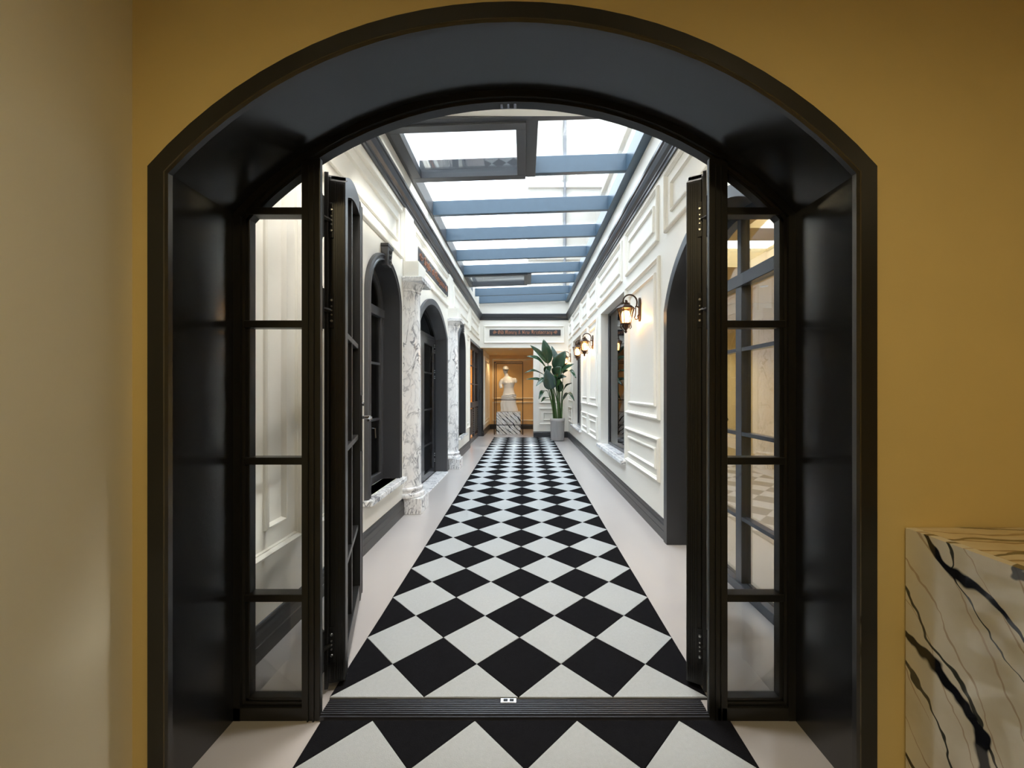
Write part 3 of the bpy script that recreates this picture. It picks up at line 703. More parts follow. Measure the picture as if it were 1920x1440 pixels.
edges = [3.46, 4.38, 5.327, 6.23, 7.17, 8.05, 8.87, 9.87, 10.69]
for a, b in zip(edges, edges[1:]):
    beam(xl + 0.02, xr - 0.02, a + 0.004, b - 0.004, 0.192, 0.204, 'pane', 'skyglass', bevel=0)
# neighbouring building above the glass
bd = empty('neighbour_building', (0, 14, 0)); tag(bd, 'pale rendered building seen through the skylight glass', 'building')
mb = MB(); mb.box(0.15, 5.5, 0.2, 3.0, 3.9, 16); mb.build('facade', M['facade'], bd)
mb = MB(); mb.box(2.9, 3.4, -6.7, 0.2, 4.3, 8.4); mb.build('side_wing', M['facade'], bd)
for k in range(5):
    mb = MB(); y = -6.3 + k * 1.3; mb.box(2.82, 2.9, y, y + 0.8, 5.6, 7.6); mb.build('window_surround', M['pipe'] if k % 2 else M['facade'], bd)
for z in (5.2, 8.3): MB().box(2.76, 3.4, -6.7, 0.2, z, z + 0.14).build('cornice', M['facade'], bd)
mb = MB(); mb.tube([(1.48, 0.12, 3.9), (1.48, 0.12, 16)], 0.055, 10); mb.build('drain_pipe', M['pipe'], bd, smooth=True)
for z in (6.0, 8.6, 11.2): MB().box(0.15, 5.5, 0.08, 0.2, z, z + 0.18).build('string_course', M['facade'], bd)

# ------------------------------------------------------------------ rugs
def rug(name, X0, Wd, Yj, j0, j1, label):
    """lattice of diamonds: cells at i+j odd; even i black, odd i white"""
    h = Wd / 2; TOP, GR = 0.013, 0.007
    mb = MB()
    ya, yb = Yj(j0), Yj(j1)
    mb.cur = 2; mb.box(X0 - 4 * h, X0 + 4 * h, min(ya, yb), max(ya, yb), 0.001, GR)
    for j in range(j0, j1 + 1):
        for i in range(-4, 5):
            if (i + j) % 2 == 0: continue
            c = (X0 + i * h, Yj(j)); P = []
            for di, dj in ((0, 1), (1, 0), (0, -1), (-1, 0)): P.append((i + di, j + dj))
            # clip to the rug
            def ok(q): return -4 <= q[0] <= 4 and j0 <= q[1] <= j1
            Q = []
            for q in P:
                if ok(q): Q.append((X0 + q[0] * h, Yj(q[1])))
                else: Q.append(c)
            R = []
            for q in Q:
                if not R or (abs(q[0] - R[-1][0]) + abs(q[1] - R[-1][1])) > 1e-6: R.append(q)
            if len(R) > 1 and abs(R[0][0] - R[-1][0]) + abs(R[0][1] - R[-1][1]) < 1e-6: R.pop()
            if len(R) < 3: continue
            gx = sum(q[0] for q in R) / len(R); gy = sum(q[1] for q in R) / len(R)
            s_ = 0.992
            wob = lambda: random.uniform(-0.0012, 0.0012)
            top = [(gx + (q[0] - gx) * s_ + wob(), gy + (q[1] - gy) * s_ + wob()) for q in R]
            mb.cur = 1 if i % 2 == 0 else 0
            a = [mb.p(x, y, TOP) for x, y in top]; b = [mb.p(x, y, GR - 0.001) for x, y in R]
            mb.face(a)
            for k in range(len(a)): mb.face((a[k], b[k], b[(k + 1) % len(a)], a[(k + 1) % len(a)]))
    o = mb.build(name, [M['rugw'], M['rugb'], M['rugs']])
    return tag(o, label, 'rug')
WD = 0.3965
rug('runner_rug', -0.022, WD, lambda j: 1.646 + j * WD / 2, 0, 46, 'long black and white diamond runner down the corridor')
rug('runner_rug', 0.008, 0.3985, lambda j: 1.528 + (j - 1) * 0.3985 / 2, -13, 1, 'black and white diamond rug on the near side of the threshold')

# ------------------------------------------------------------------ marble columns
def column(y, label):
    x = XL(y)
    r = empty('marble_column', (x, y, 0)); tag(r, label, 'column', 'marble half columns flanking the arched doorway')
    MB().box(0.0, 0.195, -0.157, 0.157, 0, 0.165).build('plinth', M['marble'], r, bevel=0.004)
    mb = MB(); mb.lathe([(0.175, 0.165), (0.186, 0.172), (0.190, 0.190), (0.184, 0.208), (0.170, 0.214), (0.160, 0.218), (0.157, 0.232), (0.166, 0.240), (0.170, 0.254), (0.164, 0.268), (0.153, 0.274), (0.148, 0.30)], (0, 0, 0), 36); mb.build('base_torus', M['marble'], r, smooth=True)
    mb = MB(); mb.lathe([(0.148, 0.30), (0.149, 0.9), (0.146, 1.6), (0.138, 2.2), (0.134, 2.36)], (0, 0, 0), 36); mb.build('shaft', M['marble'], r, smooth=True)
    mb = MB(); mb.lathe([(0.134, 2.34), (0.144, 2.350), (0.144, 2.365), (0.136, 2.372), (0.150, 2.395), (0.172, 2.425), (0.182, 2.44)], (0, 0, 0), 36); cp = mb.build('capital', M['marble'], r, smooth=True)
    MB().box(0.0, 0.215, -0.195, 0.195, 2.44, 2.485).build('abacus', M['marble'], cp, bevel=0.004)
    MB().box(0.0, 0.165, -0.15, 0.15, 2.485, 2.66).build('top_block', M['moulding'], r, bevel=0.004)
    return r
column(4.263, 'near marble half column left of the arched doorway')
column(6.613, 'far marble half column right of the arched doorway')

# ------------------------------------------------------------------ signs with blackletter lettering
G = {
 'l': (0.45, [[(.2, 1.5), (.2, .12), (.38, 0)]]), 'd': (0.75, [[(.1, 1.4), (.6, .85), (.6, .15), (.4, 0), (.18, .15), (.18, .8), (.42, 1.0)]]),
 'o': (0.75, [[(.18, .82), (.18, .18), (.42, 0), (.62, .18), (.62, .82), (.4, 1), (.18, .82)]]),
 'n': (0.82, [[(.05, .88), (.2, 1), (.2, 0)], [(.2, .82), (.48, 1.02), (.62, .88), (.62, .1), (.76, 0)]]),
 'e': (0.72, [[(.2, .48), (.6, .72), (.42, 1), (.18, .82), (.18, .18), (.4, 0), (.64, .16)]]),
 'y': (0.78, [[(.1, .95), (.2, .9), (.2, .2), (.42, 0), (.62, .2)], [(.62, 1), (.62, -.1), (.3, -.42)]]),
 'w': (1.1, [[(.1, 1), (.2, .9), (.2, .12), (.42, 0), (.56, .15)], [(.56, 1), (.56, .12), (.78, 0), (.95, .2), (.95, .95)]]),
 'r': (0.66, [[(.05, .88), (.2, 1), (.2, 0)], [(.2, .85), (.45, 1.0), (.58, .88)]]),
 'i': (0.44, [[(.05, .88), (.2, 1), (.2, .1), (.34, 0)], [(.15, 1.28), (.25, 1.36)]]),
 's': (0.7, [[(.6, .9), (.4, 1), (.2, .8), (.58, .38), (.55, .12), (.35, 0), (.12, .12)]]),
 't': (0.52, [[(.25, 1.3), (.25, .12), (.45, 0)], [(.08, .98), (.45, .98)]]),
 'c': (0.68, [[(.6, .85), (.42, 1), (.18, .82), (.18, .18), (.4, 0), (.62, .14)]]),
 'a': (0.82, [[(.15, .9), (.4, 1), (.6, .85), (.6, .1), (.74, 0)], [(.6, .58), (.2, .4), (.2, .12), (.4, 0), (.6, .15)]]),
 'g': (0.76, [[(.6, 1), (.6, -.2), (.35, -.42), (.12, -.3)], [(.6, .9), (.4, 1), (.18, .82), (.18, .2), (.4, 0), (.6, .15)]]),
 'f': (0.6, [[(.6, 1.35), (.4, 1.5), (.25, 1.3), (.25, 0)], [(.08, .95), (.5, .95)]]),
 'O': (1.05, [[(.8, 1.25), (.45, 1.5), (.12, 1.1), (.12, .4), (.45, 0), (.88, .3), (.88, 1.05), (.5, 1.3)], [(.42, 1.3), (.42, .2)]]),
 'M': (1.35, [[(.05, 1.2), (.25, 1.45), (.25, .1), (.08, 0)], [(.25, 1.3), (.62, 1.5), (.68, 1.3), (.68, .05)], [(.68, 1.3), (1.02, 1.5), (1.12, 1.3), (1.12, .1), (1.28, 0)], [(.42, 1.3), (.42, .3)]]),
 'N': (1.15, [[(.05, 1.2), (.25, 1.45), (.25, .1), (.06, -.05)], [(.25, 1.35), (.85, .1)], [(.9, 1.5), (.9, .1)], [(.42, 1.1), (.42, .3)]]),
 'A': (1.15, [[(.08, 1.25), (.3, 1.5), (.85, 1.4), (.85, .1), (1.0, 0)], [(.35, 1.45), (.3, .4), (.1, .05)], [(.3, .7), (.85, .7)], [(.55, 1.3), (.55, .3)]]),
 'E': (1.0, [[(.8, 1.3), (.5, 1.5), (.15, 1.15), (.15, .4), (.45, 0), (.85, .2)], [(.2, .75), (.7, .8)], [(.42, 1.3), (.42, .25)]]),
 'S': (0.95, [[(.8, 1.3), (.5, 1.5), (.15, 1.2), (.75, .55), (.7, .2), (.4, 0), (.1, .2)], [(.42, 1.35), (.42, .2)]]),
 '&': (1.05, [[(.9, .1), (.3, 1.1), (.5, 1.45), (.7, 1.2), (.2, .5), (.25, .1), (.5, 0), (.85, .5)]]),
}
ORN = [[(0, .7), (.25, 1.25), (.6, 1.35), (.9, 1.1), (.7, .9), (1.0, .7), (.7, .5), (.9, .3), (.6, .05), (.25, .15), (0, .7)], [(.3, .7), (1.35, .7)], [(1.1, 1.0), (1.45, .7), (1.1, .4)], [(.35, 1.0), (.6, .7), (.35, .4)], [(.5, .95), (.5, .45)]]
def glyph(mb, strokes, ox, oz, k, n0, n1, flip=False, wid=1.0):
    nx, nz = 0.085, 0.072
    for st in strokes:
        for (x0, z0), (x1, z1) in zip(st, st[1:]):
            if flip: x0, x1 = wid - x0, wid - x1
            q = [(x0 - nx, z0 - nz), (x0 + nx, z0 + nz), (x1 + nx, z1 + nz), (x1 - nx, z1 - nz)]
            ar = abs((q[2][0] - q[0][0]) * (q[3][1] - q[1][1]) - (q[3][0] - q[1][0]) * (q[2][1] - q[0][1]))
            if ar < 0.02: q = [(x0 - nx, z0 + nz * .5), (x0 + nx, z0 + nz), (x1 + nx, z1 - nz * .5), (x1 - nx, z1 - nz)]
            mb.prism([(ox + x * k, oz + z * k) for x, z in q], n0, n1)
def sign(name, T, u0, u1, z0, z1, text, label, rev=False):
    r = empty(name, (0, 0, 0)); tag(r, label, 'sign')
    MB(T).box(u0, u1, 0, 0.022, z0, z1).build('board', M['signb'], r, bevel=0.002)
    L = u1 - u0
    tw = sum((0.45 if ch == ' ' else G[ch][0] + 0.06) for ch in text) + 2 * (1.5 + 0.35)
    H = z1 - z0; k = min(L * 0.92 / tw, H * 0.60 / 1.5)
    kx = L * 0.90 / tw
    def TX(u, n, z): return T(u, n, z)
    x = u0 + (L - tw * kx) / 2; zb = z0 + H * 0.28
    def put(strokes, xx, flip=False, wid=1.0):
        mb = MB(lambda u, n, z: T(xx + u * kx, n, zb + z * k)); glyph(mb, strokes, 0, 0, 1, 0.022, 0.030, flip, wid)
        return mb
    put(ORN, x).build('bird_ornament', M['copper'], r); x += 1.85 * kx
    for ch in text:
        if ch == ' ': x += 0.45 * kx; continue
        w_, st = G[ch]
        put(st, x).build('letter', M['copper'], r); x += (w_ + 0.06) * kx
    x += 0.35 * kx
    put(ORN, x, True, 1.5).build('bird_ornament', M['copper'], r)
    return r
sign('sign_board', TE, -0.94, 1.015, 2.807, 2.970, 'Old Money & New Aristocracy', 'charcoal sign with copper blackletter on the end wall')
sign('sign_board', TL, 4.60, 6.36, 2.820, 2.985, 'Style of Elegance', 'charcoal sign with copper blackletter above the arched doorway')

# ------------------------------------------------------------------ wall lanterns
def lantern(label, y):
    """origin at the wall plate centre, -x into the corridor"""
    r = empty('wall_lantern', (XR, y, 2.155)); tag(r, label, 'wall lantern', 'bronze wall lanterns on the right wall')
    mb = MB(lambda u, n, z: (-n, u, z))
    pr = []
    for z_, w_ in ((-0.125, .012), (-0.105, .026), (-0.06, .034), (0, .030), (0.06, .034), (0.105, .026), (0.125, .012)): pr.append((w_, z_))
    poly = [(-w_, z_) for w_, z_ in pr] + [(w_, z_) for w_, z_ in pr[::-1]]
    mb.prism(poly, 0.0, 0.018); mb.build('wall_plate', M['bronze'], r, bevel=0.004)
    cx = -0.155
    def arc(cx_, cz_, r0, r1, a0, a1, n=16): return [(cx_ + (r0 + (r1 - r0) * k / n) * math.cos(a0 + (a1 - a0) * k / n), 0, cz_ + (r0 + (r1 - r0) * k / n) * math.sin(a0 + (a1 - a0) * k / n)) for k in range(n + 1)]
    pts = [(-0.01, 0, 0.02), (-0.040, 0, 0.035)] + arc(-0.120, 0.085, 0.086, 0.060, math.radians(-20), math.radians(190), 18) + arc(-0.158, 0.085, 0.024, 0.010, math.radians(215), math.radians(470), 12)
    mb = MB(); mb.tube(pts, 0.0085, 8); ar = mb.build('scroll_arm', M['bronze'], r, smooth=True)
    pts = [(-0.050, 0, 0.040), (-0.050, 0, -0.03), (-0.058, 0, -0.075)] + arc(-0.042, -0.085, 0.022, 0.016, math.radians(160), math.radians(420), 10) + [(-0.012, 0, -0.045)]
    mb = MB(); mb.tube(pts, 0.0055, 6); mb.build('lower_scroll', M['bronze'], ar, smooth=True)
    # cap
    mb = MB(); mb.lathe([(0.004, 0.092), (0.010, 0.088), (0.008, 0.078), (0.030, 0.070), (0.048, 0.066), (0.044, 0.056), (0.060, 0.044), (0.088, 0.026), (0.098, 0.014), (0.096, 0.006), (0.060, 0.004)], (cx, 0, 0), 6); mb.build('cap', M['bronze'], r)
    # glass panes (hexagonal, flared) and corner bars
    prof = [(0.086, 0.004), (0.070, -0.05), (0.060, -0.105), (0.052, -0.150)]
    for k in range(6):
        a, b = 2 * PI * k / 6, 2 * PI * (k + 1) / 6
        mb = MB(); mb.loft([[(cx + rr * 0.96 * math.cos(t), rr * 0.96 * math.sin(t), z_) for t in (a, b)] for rr, z_ in prof]); mb.build('pane', M['amber'], r, fix=False)
        mb = MB(); mb.tube([(cx + rr * math.cos(a), rr * math.sin(a), z_) for rr, z_ in prof] + [(cx + 0.060 * math.cos(a), 0.060 * math.sin(a), -0.185), (cx + 0.044 * math.cos(a), 0.044 * math.sin(a), -0.205)], 0.0045, 5); mb.build('corner_bar', M['bronze'], r)
    mb = MB(); mb.lathe([(0.058, -0.146), (0.058, -0.158), (0.040, -0.166), (0.036, -0.185), (0.020, -0.205), (0.012, -0.220), (0.016, -0.230), (0.012, -0.242), (0.003, -0.250)], (cx, 0, 0), 12); mb.build('base_finial', M['bronze'], r)
    mb = MB(); mb.lathe([(0.010, -0.010), (0.036, -0.022), (0.046, -0.055), (0.044, -0.095), (0.038, -0.130), (0.020, -0.147)], (cx, 0, 0), 12); mb.build('bulb', M['bulb'], r, smooth=True)
    return r
LN = [(4.15, 'largest nearest bronze lantern beside the first rectangular window'), (6.97, 'second bronze lantern, just past the first rectangular window'),
      (7.93, 'third bronze lantern, just before the far rectangular window'), (10.28, 'last bronze lantern glowing behind the plant leaves')]
first = None
for y, lb in LN:
    if first is None: o = first = lantern(lb, y)
    else: o = copy_tree(first); o.location = (XR, y, 2.155); o['label'] = lb
    lp = bpy.data.lights.new('lantern_light', 'POINT'); lp.energy = 1.2; lp.color = (1, 0.62, 0.28); lp.shadow_soft_size = 0.03
    lo = bpy.data.objects.new('lantern_light', lp); COL.objects.link(lo); lo.parent = o; lo.location = (-0.155, 0, -0.18)
    lo.location = (-0.075, 0, -0.10)

# ------------------------------------------------------------------ marble counter at the right
ct = empty('marble_counter', (1.235, 0.3, 0)); tag(ct, 'polished cream marble counter with bold dark veins at lower right', 'counter')
mb = MB(); mb.box(0.0, 0.03, -1.3, 0.968, 0, 0.856); mb.build('side_slab', M['bold'], ct)
mb = MB(); mb.box(0.03, 1.5, 0.93, 0.968, 0, 0.826); mb.box(0.03, 1.5, -1.3, -1.27, 0, 0.826); mb.box(1.47, 1.5, -1.27, 0.93, 0, 0.826); mb.build('carcass_panels', M['bold'], ct)
mb = MB(); mb.box(0.0305, 1.5, -1.3, 0.968, 0.8265, 0.8562); mb.build('top_slab', veined('cream_marble_top', (0.72, 0.62, 0.46), [
    ((0.10, 1.0, 0), 16.0, 3.0, 6.0, 0.30, (0.26, 0.16, 0.07), 0.8, 4.0), ((0.14, 1.0, 0), 9.0, 2.4, 5.0, 0.30, (0.035, 0.028, 0.02), 0.95, 1.4)], rough=0.1), ct)

# ------------------------------------------------------------------ statue, pedestal and display frame
o = MB().box(-0.357, 0.357, 0, 0.46, 0, 0.655).build('pedestal', M['pedmarble'], None, bevel=0.004); o.location = (-0.452, 11.65, 0)
tag(o, 'square white marble pedestal with black diagonal veins under the statue', 'pedestal')

st = empty('statue', (-0.46, 11.88, 0.668)); tag(st, 'white plaster classical figure without forearms, wearing a cap', 'statue')
mb = MB()
def ring(cx, cy, z, rx, ry, fold=0.0, nf=11, ph=0.0, seg=64):
    lp = []
    for k in range(seg):
        a = 2 * PI * k / seg
        f = 1 + fold * (math.sin(nf * a + ph) + 0.5 * math.sin((nf * 2 - 3) * a - ph * 1.7 + 1)) * (0.6 + 0.4 * math.sin(a * 2 + ph))
        lp.append((cx + rx * f * math.cos(a), cy + ry * f * math.sin(a), z))
    return lp
rings = [(0.02, 0, -0.002, .262, .19, .05), (0.02, 0, .06, .252, .185, .055), (0.0, 0, .15, .240, .175, .06), (-.01, 0, .24, .232, .165, .055), (.0, 0, .32, .222, .160, .05),
         (.01, 0, .40, .208, .150, .04), (.015, 0, .455, .204, .150, .03), (.015, 0, .50, .196, .140, .012), (.012, 0, .56, .176, .122, .004), (.006, 0, .64, .154, .110, 0), (.004, 0, .70, .150, .106, 0),
         (.006, -.006, .78, .166, .118, 0), (.008, -.012, .86, .184, .130, 0), (.004, -.006, .93, .194, .118, 0), (-.004, 0, .985, .186, .095, 0), (-.024, 0, 1.025, .130, .072, 0), (-.046, 0, 1.05, .070, .060, 0), (-.062, -.004, 1.10, .056, .054, 0), (-.074, -.008, 1.14, .054, .054, 0)]
mb.loft([ring(cx, cy, z, rx, ry, f, 11, z * 6.0) for cx, cy, z, rx, ry, f in rings], closed_u=True, cap=True)
# head
mb.lathe([(0.003, -0.105), (0.040, -0.098), (0.056, -0.07), (0.068, -0.03), (0.076, 0.02), (0.074, 0.06), (0.055, 0.095), (0.003, 0.11)], (-0.088, -0.012, 1.225), 20, sy=1.15)
mb.tube([(-0.088, -0.088, 1.235), (-0.088, -0.106, 1.205), (-0.088, -0.094, 1.195)], [0.006, 0.013, 0.008], 6)
mb.lathe([(0.003, -0.04), (0.035, -0.02), (0.035, 0.02), (0.003, 0.04)], (-0.080, 0.075, 1.225), 12)
# arm stumps
mb.tube([(-.145, -.002, .955), (-.205, -.008, .92), (-.238, -.015, .85), (-.245, -.025, .78), (-.215, -.05, .70)], [.056, .064, .058, .052, .046], 12)
mb.tube([(.145, 0, .962), (.195, 0, .955), (.215, 0, .905), (.205, 0, .86)], [.056, .062, .054, .04], 12)
# chest
for sx in (-.082, .092): mb.lathe([(0.003, -0.05), (0.045, -0.03), (0.055, 0.0), (0.042, 0.035), (0.003, 0.05)], (sx, -0.098, 0.865), 14)
# rolled drapery around the hips
for k in range(3):
    z0 = 0.47 - k * 0.045
    mb.tube([(0.01 + 0.216 * math.cos(a) * (1 + .02 * k), 0.155 * math.sin(a), z0 + 0.035 * math.sin(a * 1.0 + 2.6 + k * .3) + 0.008 * math.sin(5 * a + k)) for a in [2 * PI * q / 28 for q in range(29)]], 0.020 - .003 * k, 6)
fig = mb.build('figure', M['plaster'], st)
rm = fig.modifiers.new('remesh', 'REMESH'); rm.mode = 'VOXEL'; rm.voxel_size = 0.0085; rm.use_smooth_shade = True
sm = fig.modifiers.new('smooth', 'SMOOTH'); sm.iterations = 3; sm.factor = 0.5
mb = MB(); mb.lathe([(0.087, 0.0), (0.090, 0.025), (0.080, 0.07), (0.052, 0.100), (0.003, 0.112)], (-0.088, -0.012, 1.262), 24, sy=1.15)
cpo = mb.build('cap', M['plaster'], st, smooth=True)
mb = MB(); lo_ = []
for dz in (0.0, 0.008):
    lo_.append([(-0.078 + 0.092 * math.cos(a), -0.012 + (-0.095 - 0.070 * math.sin(a) if True else 0), 1.252 + dz - 0.012 * math.sin(a)) for a in [PI * q / 12 for q in range(13)]] + [(-0.078 - 0.092 + 0.184 * q / 6, -0.07, 1.257 + dz) for q in range(7)])
mb.loft(lo_, closed_u=True, cap=True); mb.build('visor', M['visor'], cpo)

fx = empty('display_frame', (-0.445, 11.85, 0)); tag(fx, 'slim black metal box frame standing around the statue', 'display frame')
x0, x1, y0, y1, t = -0.415, 0.415, -0.35, 0.35, 0.011
for x in (x0, x1):
    for y in (y0, y1): MB().box(x - t, x + t, y - t, y + t, 0, 2.145).build('post', M['hinge'], fx)
for z in (0.285, 1.02, 2.134):
    MB().box(x0 + t, x1 - t, y0 - t, y0 + t, z - t, z + t).build('front_bar', M['hinge'], fx)
    if z > 2: MB().box(x0 + t, x1 - t, y1 - t, y1 + t, z - t, z + t).build('back_bar', M['hinge'], fx)
for x in (x0, x1):
    for z in (2.134,): MB().box(x - t, x + t, y0 + t, y1 - t, z - t, z + t).build('side_bar', M['hinge'], fx)

# ------------------------------------------------------------------ potted plant
PX, PY = 0.875, 10.18
pl = empty('potted_plant', (PX, PY, 0.0)); tag(pl, 'tall potted bird of paradise plant with broad dark leaves by the niche', 'plant')
mb = MB(); seg = 72
lp = []
for z_, r_ in ((0.014, 0.165), (0.05, 0.168), (0.50, 0.180), (0.515, 0.180)):
    lp.append([((r_ + (0.0045 if k % 2 else 0)) * math.cos(2 * PI * k / seg), (r_ + (0.0045 if k % 2 else 0)) * math.sin(2 * PI * k / seg), z_) for k in range(seg)])
mb.loft(lp, closed_u=True, cap=True); pt = mb.build('pot', M['pot'], pl)
mb = MB(); mb.lathe([(0.160, 0.50), (0.190, 0.515), (0.196, 0.53), (0.196, 0.57), (0.190, 0.58), (0.165, 0.58), (0.160, 0.55)], (0, 0, 0), 40); mb.build('rim', mat('pale_grey_rim', (0.55, 0.55, 0.55), 0.45), pt, smooth=True)
mb = MB(); mb.lathe([(0.002, 0.553), (0.16, 0.545)], (0, 0, 0), 24); mb.build('soil', M['soil'], pt)
def at(px, py, D): return Vector(((px - VX) * D / FPX, D, CAMH - (py - VY) * D / FPX))
def plant_leaf(bpx, tpx, wpx, Db, Dt, face, m, root, droop=0.0):
    """leaf blade from base point to tip point; face = direction the upper side looks"""
    B = at(*bpx, Db); Tt = at(*tpx, Dt); B.x = min(B.x, 1.17); Tt.x = min(Tt.x, 1.19); w = wpx * Db / FPX / 2
    o = Vector((PX, PY, 0))
    ax = (Tt - B); Ln = ax.length; d = ax.normalized(); nrm = Vector(face).normalized(); nrm = (nrm - d * nrm.dot(d)).normalized(); sd = d.cross(nrm).normalized()
    NS = 14; loops = []; under = []
    for k in range(NS + 1):
        t_ = k / NS
        ww = w * (math.sin(PI * min(1, t_ ** 0.75)) ** 0.7 * (1 - 0.15 * t_) + 0.01) if 0 < t_ < 1 else 0.003
        c = B + ax * t_ + Vector((0, 0, 1)) * (droop * Ln * (4 * t_ * (1 - t_))) + nrm * (0.06 * Ln * math.sin(PI * t_))
        row = []
        for q in (-1, -0.66, -0.33, 0, 0.33, 0.66, 1):
            wav = 0.018 * math.sin(9 * t_ + 3 * q) * abs(q)
            row.append(tuple(c + sd * (ww * q) + nrm * (0.32 * ww * abs(q) ** 1.3 + wav * 0.5) - o))
        loops.append(row)
    mb = MB(); mb.loft(loops)
    lf = mb.build('leaf', m, pl, smooth=True, fix=False)
    sol = lf.modifiers.new('solid', 'SOLIDIFY'); sol.thickness = 0.003
    # stalk with midrib
    R0 = Vector((root[0], root[1], 0.55)); Bl = B - o
    mid = (R0 * 0.45 + Bl * 0.55) + Vector(((Bl.x - R0.x) * -0.22, (Bl.y - R0.y) * -0.2, 0.10 if Bl.z > 1.2 else 0.30))
    pts = []
    for k in range(11):
        t_ = k / 10; pts.append(tuple(R0 * (1 - t_) ** 2 + mid * 2 * t_ * (1 - t_) + Bl * t_ ** 2))
    for k in (3, 6, 9, 12): pts.append(tuple((Vector(loops[k][3]) - nrm * 0.004)))
    mb = MB(); mb.tube(pts, [0.020 - 0.0012 * k for k in range(11)] + [0.007, 0.005, 0.004, 0.002], 6); mb.build('stalk', M['stem'], lf, smooth=True)
LV = [((1028, 682), (1019, 636), 21, 10.15, 10.10, (0.1, -1, 0.15), 'leaf', (-.02, .05), 0),
      ((1026, 680), (994, 647), 11, 10.05, 9.9, (-0.3, -0.8, 0.6), 'leaf', (-.06, .0), .02),
      ((1024, 690), (987, 668), 14, 10.0, 9.75, (-0.1, -0.6, 0.8), 'leaf', (-.08, -.04), .08),
      ((1019, 702), (983, 699), 10, 10.0, 9.7, (0, -0.5, 1), 'leaf', (-.08, .04), .06),
      ((1033, 727), (986, 711), 13, 10.0, 9.6, (0.2, -0.5, 1), 'leaf', (-.05, -.08), .05),
      ((1034, 730), (1024, 692), 26, 9.9, 9.7, (-0.1, -1, 0.35), 'leaf3', (-.02, -.08), 0),
      ((1045, 724), (1041, 695), 14, 9.85, 9.8, (0.2, -1, 0.2), 'leaf2', (.03, -.09), 0),
      ((1042, 694), (1060, 658), 27, 10.0, 9.9, (-0.2, -1, 0.4), 'leaf', (.05, -.02), 0),
      ((1046, 712), (1080, 682), 19, 9.85, 9.3, (-0.2, -0.7, 0.7), 'leaf', (.08, -.02), .02),
      ((1056, 700), (1088, 709), 11, 9.6, 8.9, (0.1, -0.6, 1), 'leaf', (.09, -.05), .10),
      ((1046, 692), (1034, 648), 13, 10.3, 10.35, (0.3, -1, 0.2), 'leaf3', (.03, .06), 0),
      ((1040, 706), (1052, 688), 24, 9.8, 9.6, (0, -1, 0.6), 'leaf', (.02, -.06), 0),
      ((1055, 734), (1072, 718), 8, 9.85, 9.6, (-0.3, -0.6, 0.8), 'leaf', (.09, -.06), .05),
      ((1056, 750), (1080, 752), 9, 9.85, 9.2, (0, -0.5, 1), 'leaf', (.10, -.08), .20),
      ((1026, 733), (1010, 749), 11, 9.95, 9.6, (-0.4, -0.7, 0.6), 'leaf', (-.09, -.06), .12),
      ((1030, 746), (1014, 754), 8, 9.95, 9.6, (-0.2, -0.6, 0.8), 'leaf', (-.10, -.03), .05),
      ((1022, 700), (1034, 686), 16, 10.1, 10.0, (-0.1, -1, 0.4), 'leaf', (-.05, .03), 0),
      ((1034, 716), (1062, 706), 18, 9.95, 9.7, (0, -0.8, 0.7), 'leaf', (.06, .05), .04),
      ((1050, 735), (1046, 708), 16, 9.95, 9.9, (0, -1, 0.3), 'leaf', (.05, -.04), 0),
      ((1030, 712), (1005, 724), 12, 9.9, 9.6, (0, -0.6, 0.8), 'leaf', (-.04, -.05), .10)]
for a in LV: plant_leaf(a[0], a[1], a[2], a[3], a[4], a[5], M[a[6]], a[7], a[8])

# ------------------------------------------------------------------ lights the place has, and two added in the corridor
def downlight(x, y, z, label, e, colr=(1, 0.74, 0.40), size=0.06, spot=None, target=None):
    r = empty('ceiling_downlight', (x, y, z)); tag(r, label, 'downlight')
    mb = MB(); mb.lathe([(0.042, -0.004), (0.055, -0.006), (0.058, 0.0), (0.042, 0.0)], (0, 0, 0), 20); mb.build('ring', M['plastic'], r, smooth=True)
    mb = MB(); mb.lathe([(0.002, -0.002), (0.042, -0.002)], (0, 0, 0), 20); mb.build('lens', M['lamp'], r)
    l = bpy.data.lights.new('downlight_lamp', 'SPOT'); l.energy = e; l.color = colr; l.shadow_soft_size = size; l.spot_size = spot or math.radians(120); l.spot_blend = 0.8
    lo = bpy.data.objects.new('downlight_lamp', l); COL.objects.link(lo); lo.parent = r; lo.location = (0, 0, -0.03)
    if target: lo.rotation_euler = (Vector(target) - Vector((x, y, z))).to_track_quat('-Z', 'Y').to_euler()
    return r
WARM = (1, 0.80, 0.44)
downlight(-0.45, -0.25, 2.999, 'round ceiling downlight left of the doorway', 23, WARM, spot=math.radians(165))
downlight(0.9, -0.25, 2.999, 'round ceiling downlight right of the doorway', 18, WARM, spot=math.radians(165))
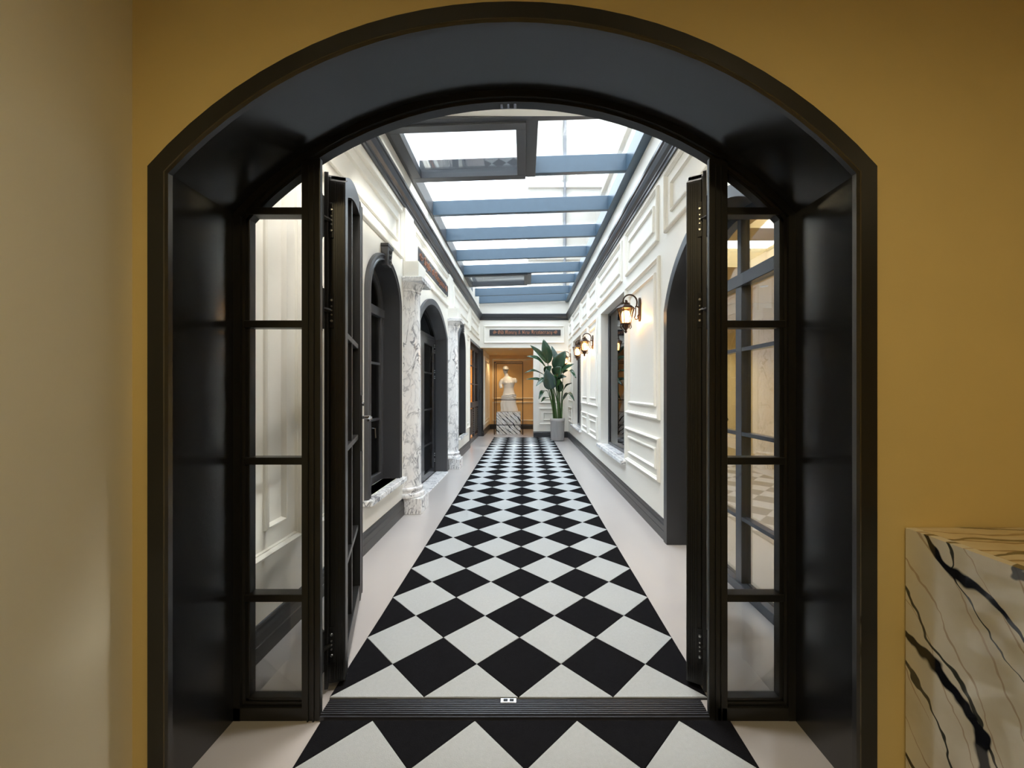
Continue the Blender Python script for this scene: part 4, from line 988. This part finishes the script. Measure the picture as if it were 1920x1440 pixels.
downlight(2.6, -0.4, 2.999, 'round ceiling downlight above the marble counter', 8, WARM, spot=math.radians(165))
downlight(0.6, -1.8, 2.999, 'round ceiling downlight at the back of the room', 22, WARM)
for xx, nm in ((-0.6, 'left'), (0.6, 'right')):
    downlight(xx, 1.86, 3.699, 'added unseen fill downlight just inside the corridor, %s side' % nm, 105, (1, 0.95, 0.88), 0.15, math.radians(125))  # pair added out of view to brighten the near corridor
downlight(-0.38, 11.15, 2.469, 'small round downlight in the niche ceiling over the statue', 18, (1, 0.75, 0.46), 0.04, math.radians(70), (-0.45, 11.95, 1.2))
downlight(-0.9, 12.6, 2.474, 'small round downlight at the back of the niche', 16, (1, 0.66, 0.30), 0.04)
downlight(0.6, 12.5, 2.474, 'small round downlight in the right part of the niche', 16, (1, 0.66, 0.30), 0.04)
downlight(3.6, 2.6, 2.949, 'round downlight in the right room near the glazed arch', 90, (1, 0.86, 0.55))
downlight(3.8, 6.2, 2.949, 'round downlight at the far end of the right room', 90, (1, 0.86, 0.55))
downlight(-1.95, 11.9, 2.899, 'round downlight in the amber room behind the louvred door', 160, (1, 0.6, 0.25))

# right room decor panel
art = empty('art_panel', (3.05, 7.398, 0.35)); tag(art, 'dark panel with brown half discs seen through the glazed arch', 'artwork')
MB().box(0, 0.6, -0.02, 0, 0, 1.25).build('ground', M['artb'], art)
for k in range(4):
    mb = MB(); cx, cz = (0.15 if k % 2 else 0.45), 0.17 + 0.305 * k
    pts = [(cx + 0.15 * math.cos(a), cz + 0.15 * math.sin(a)) for a in [(-PI / 2 if k % 2 else PI / 2) + PI * q / 12 for q in range(13)]]
    v = MB(lambda u, n, z: (u, -0.02 - n, z)); v.prism(pts, 0, 0.006); v.build('half_disc', M['artc'], art)

# small wall plates
def wallplate(T, u, z, label):
    mb = MB(T); mb.box(u - 0.043, u + 0.043, 0, 0.008, z - 0.043, z + 0.043); o = mb.build('wall_switch', M['plastic'], None, bevel=0.002); tag(o, label, 'switch')
wallplate(TL, 8.58, 0.62, 'white wall socket plate beside the louvred door')
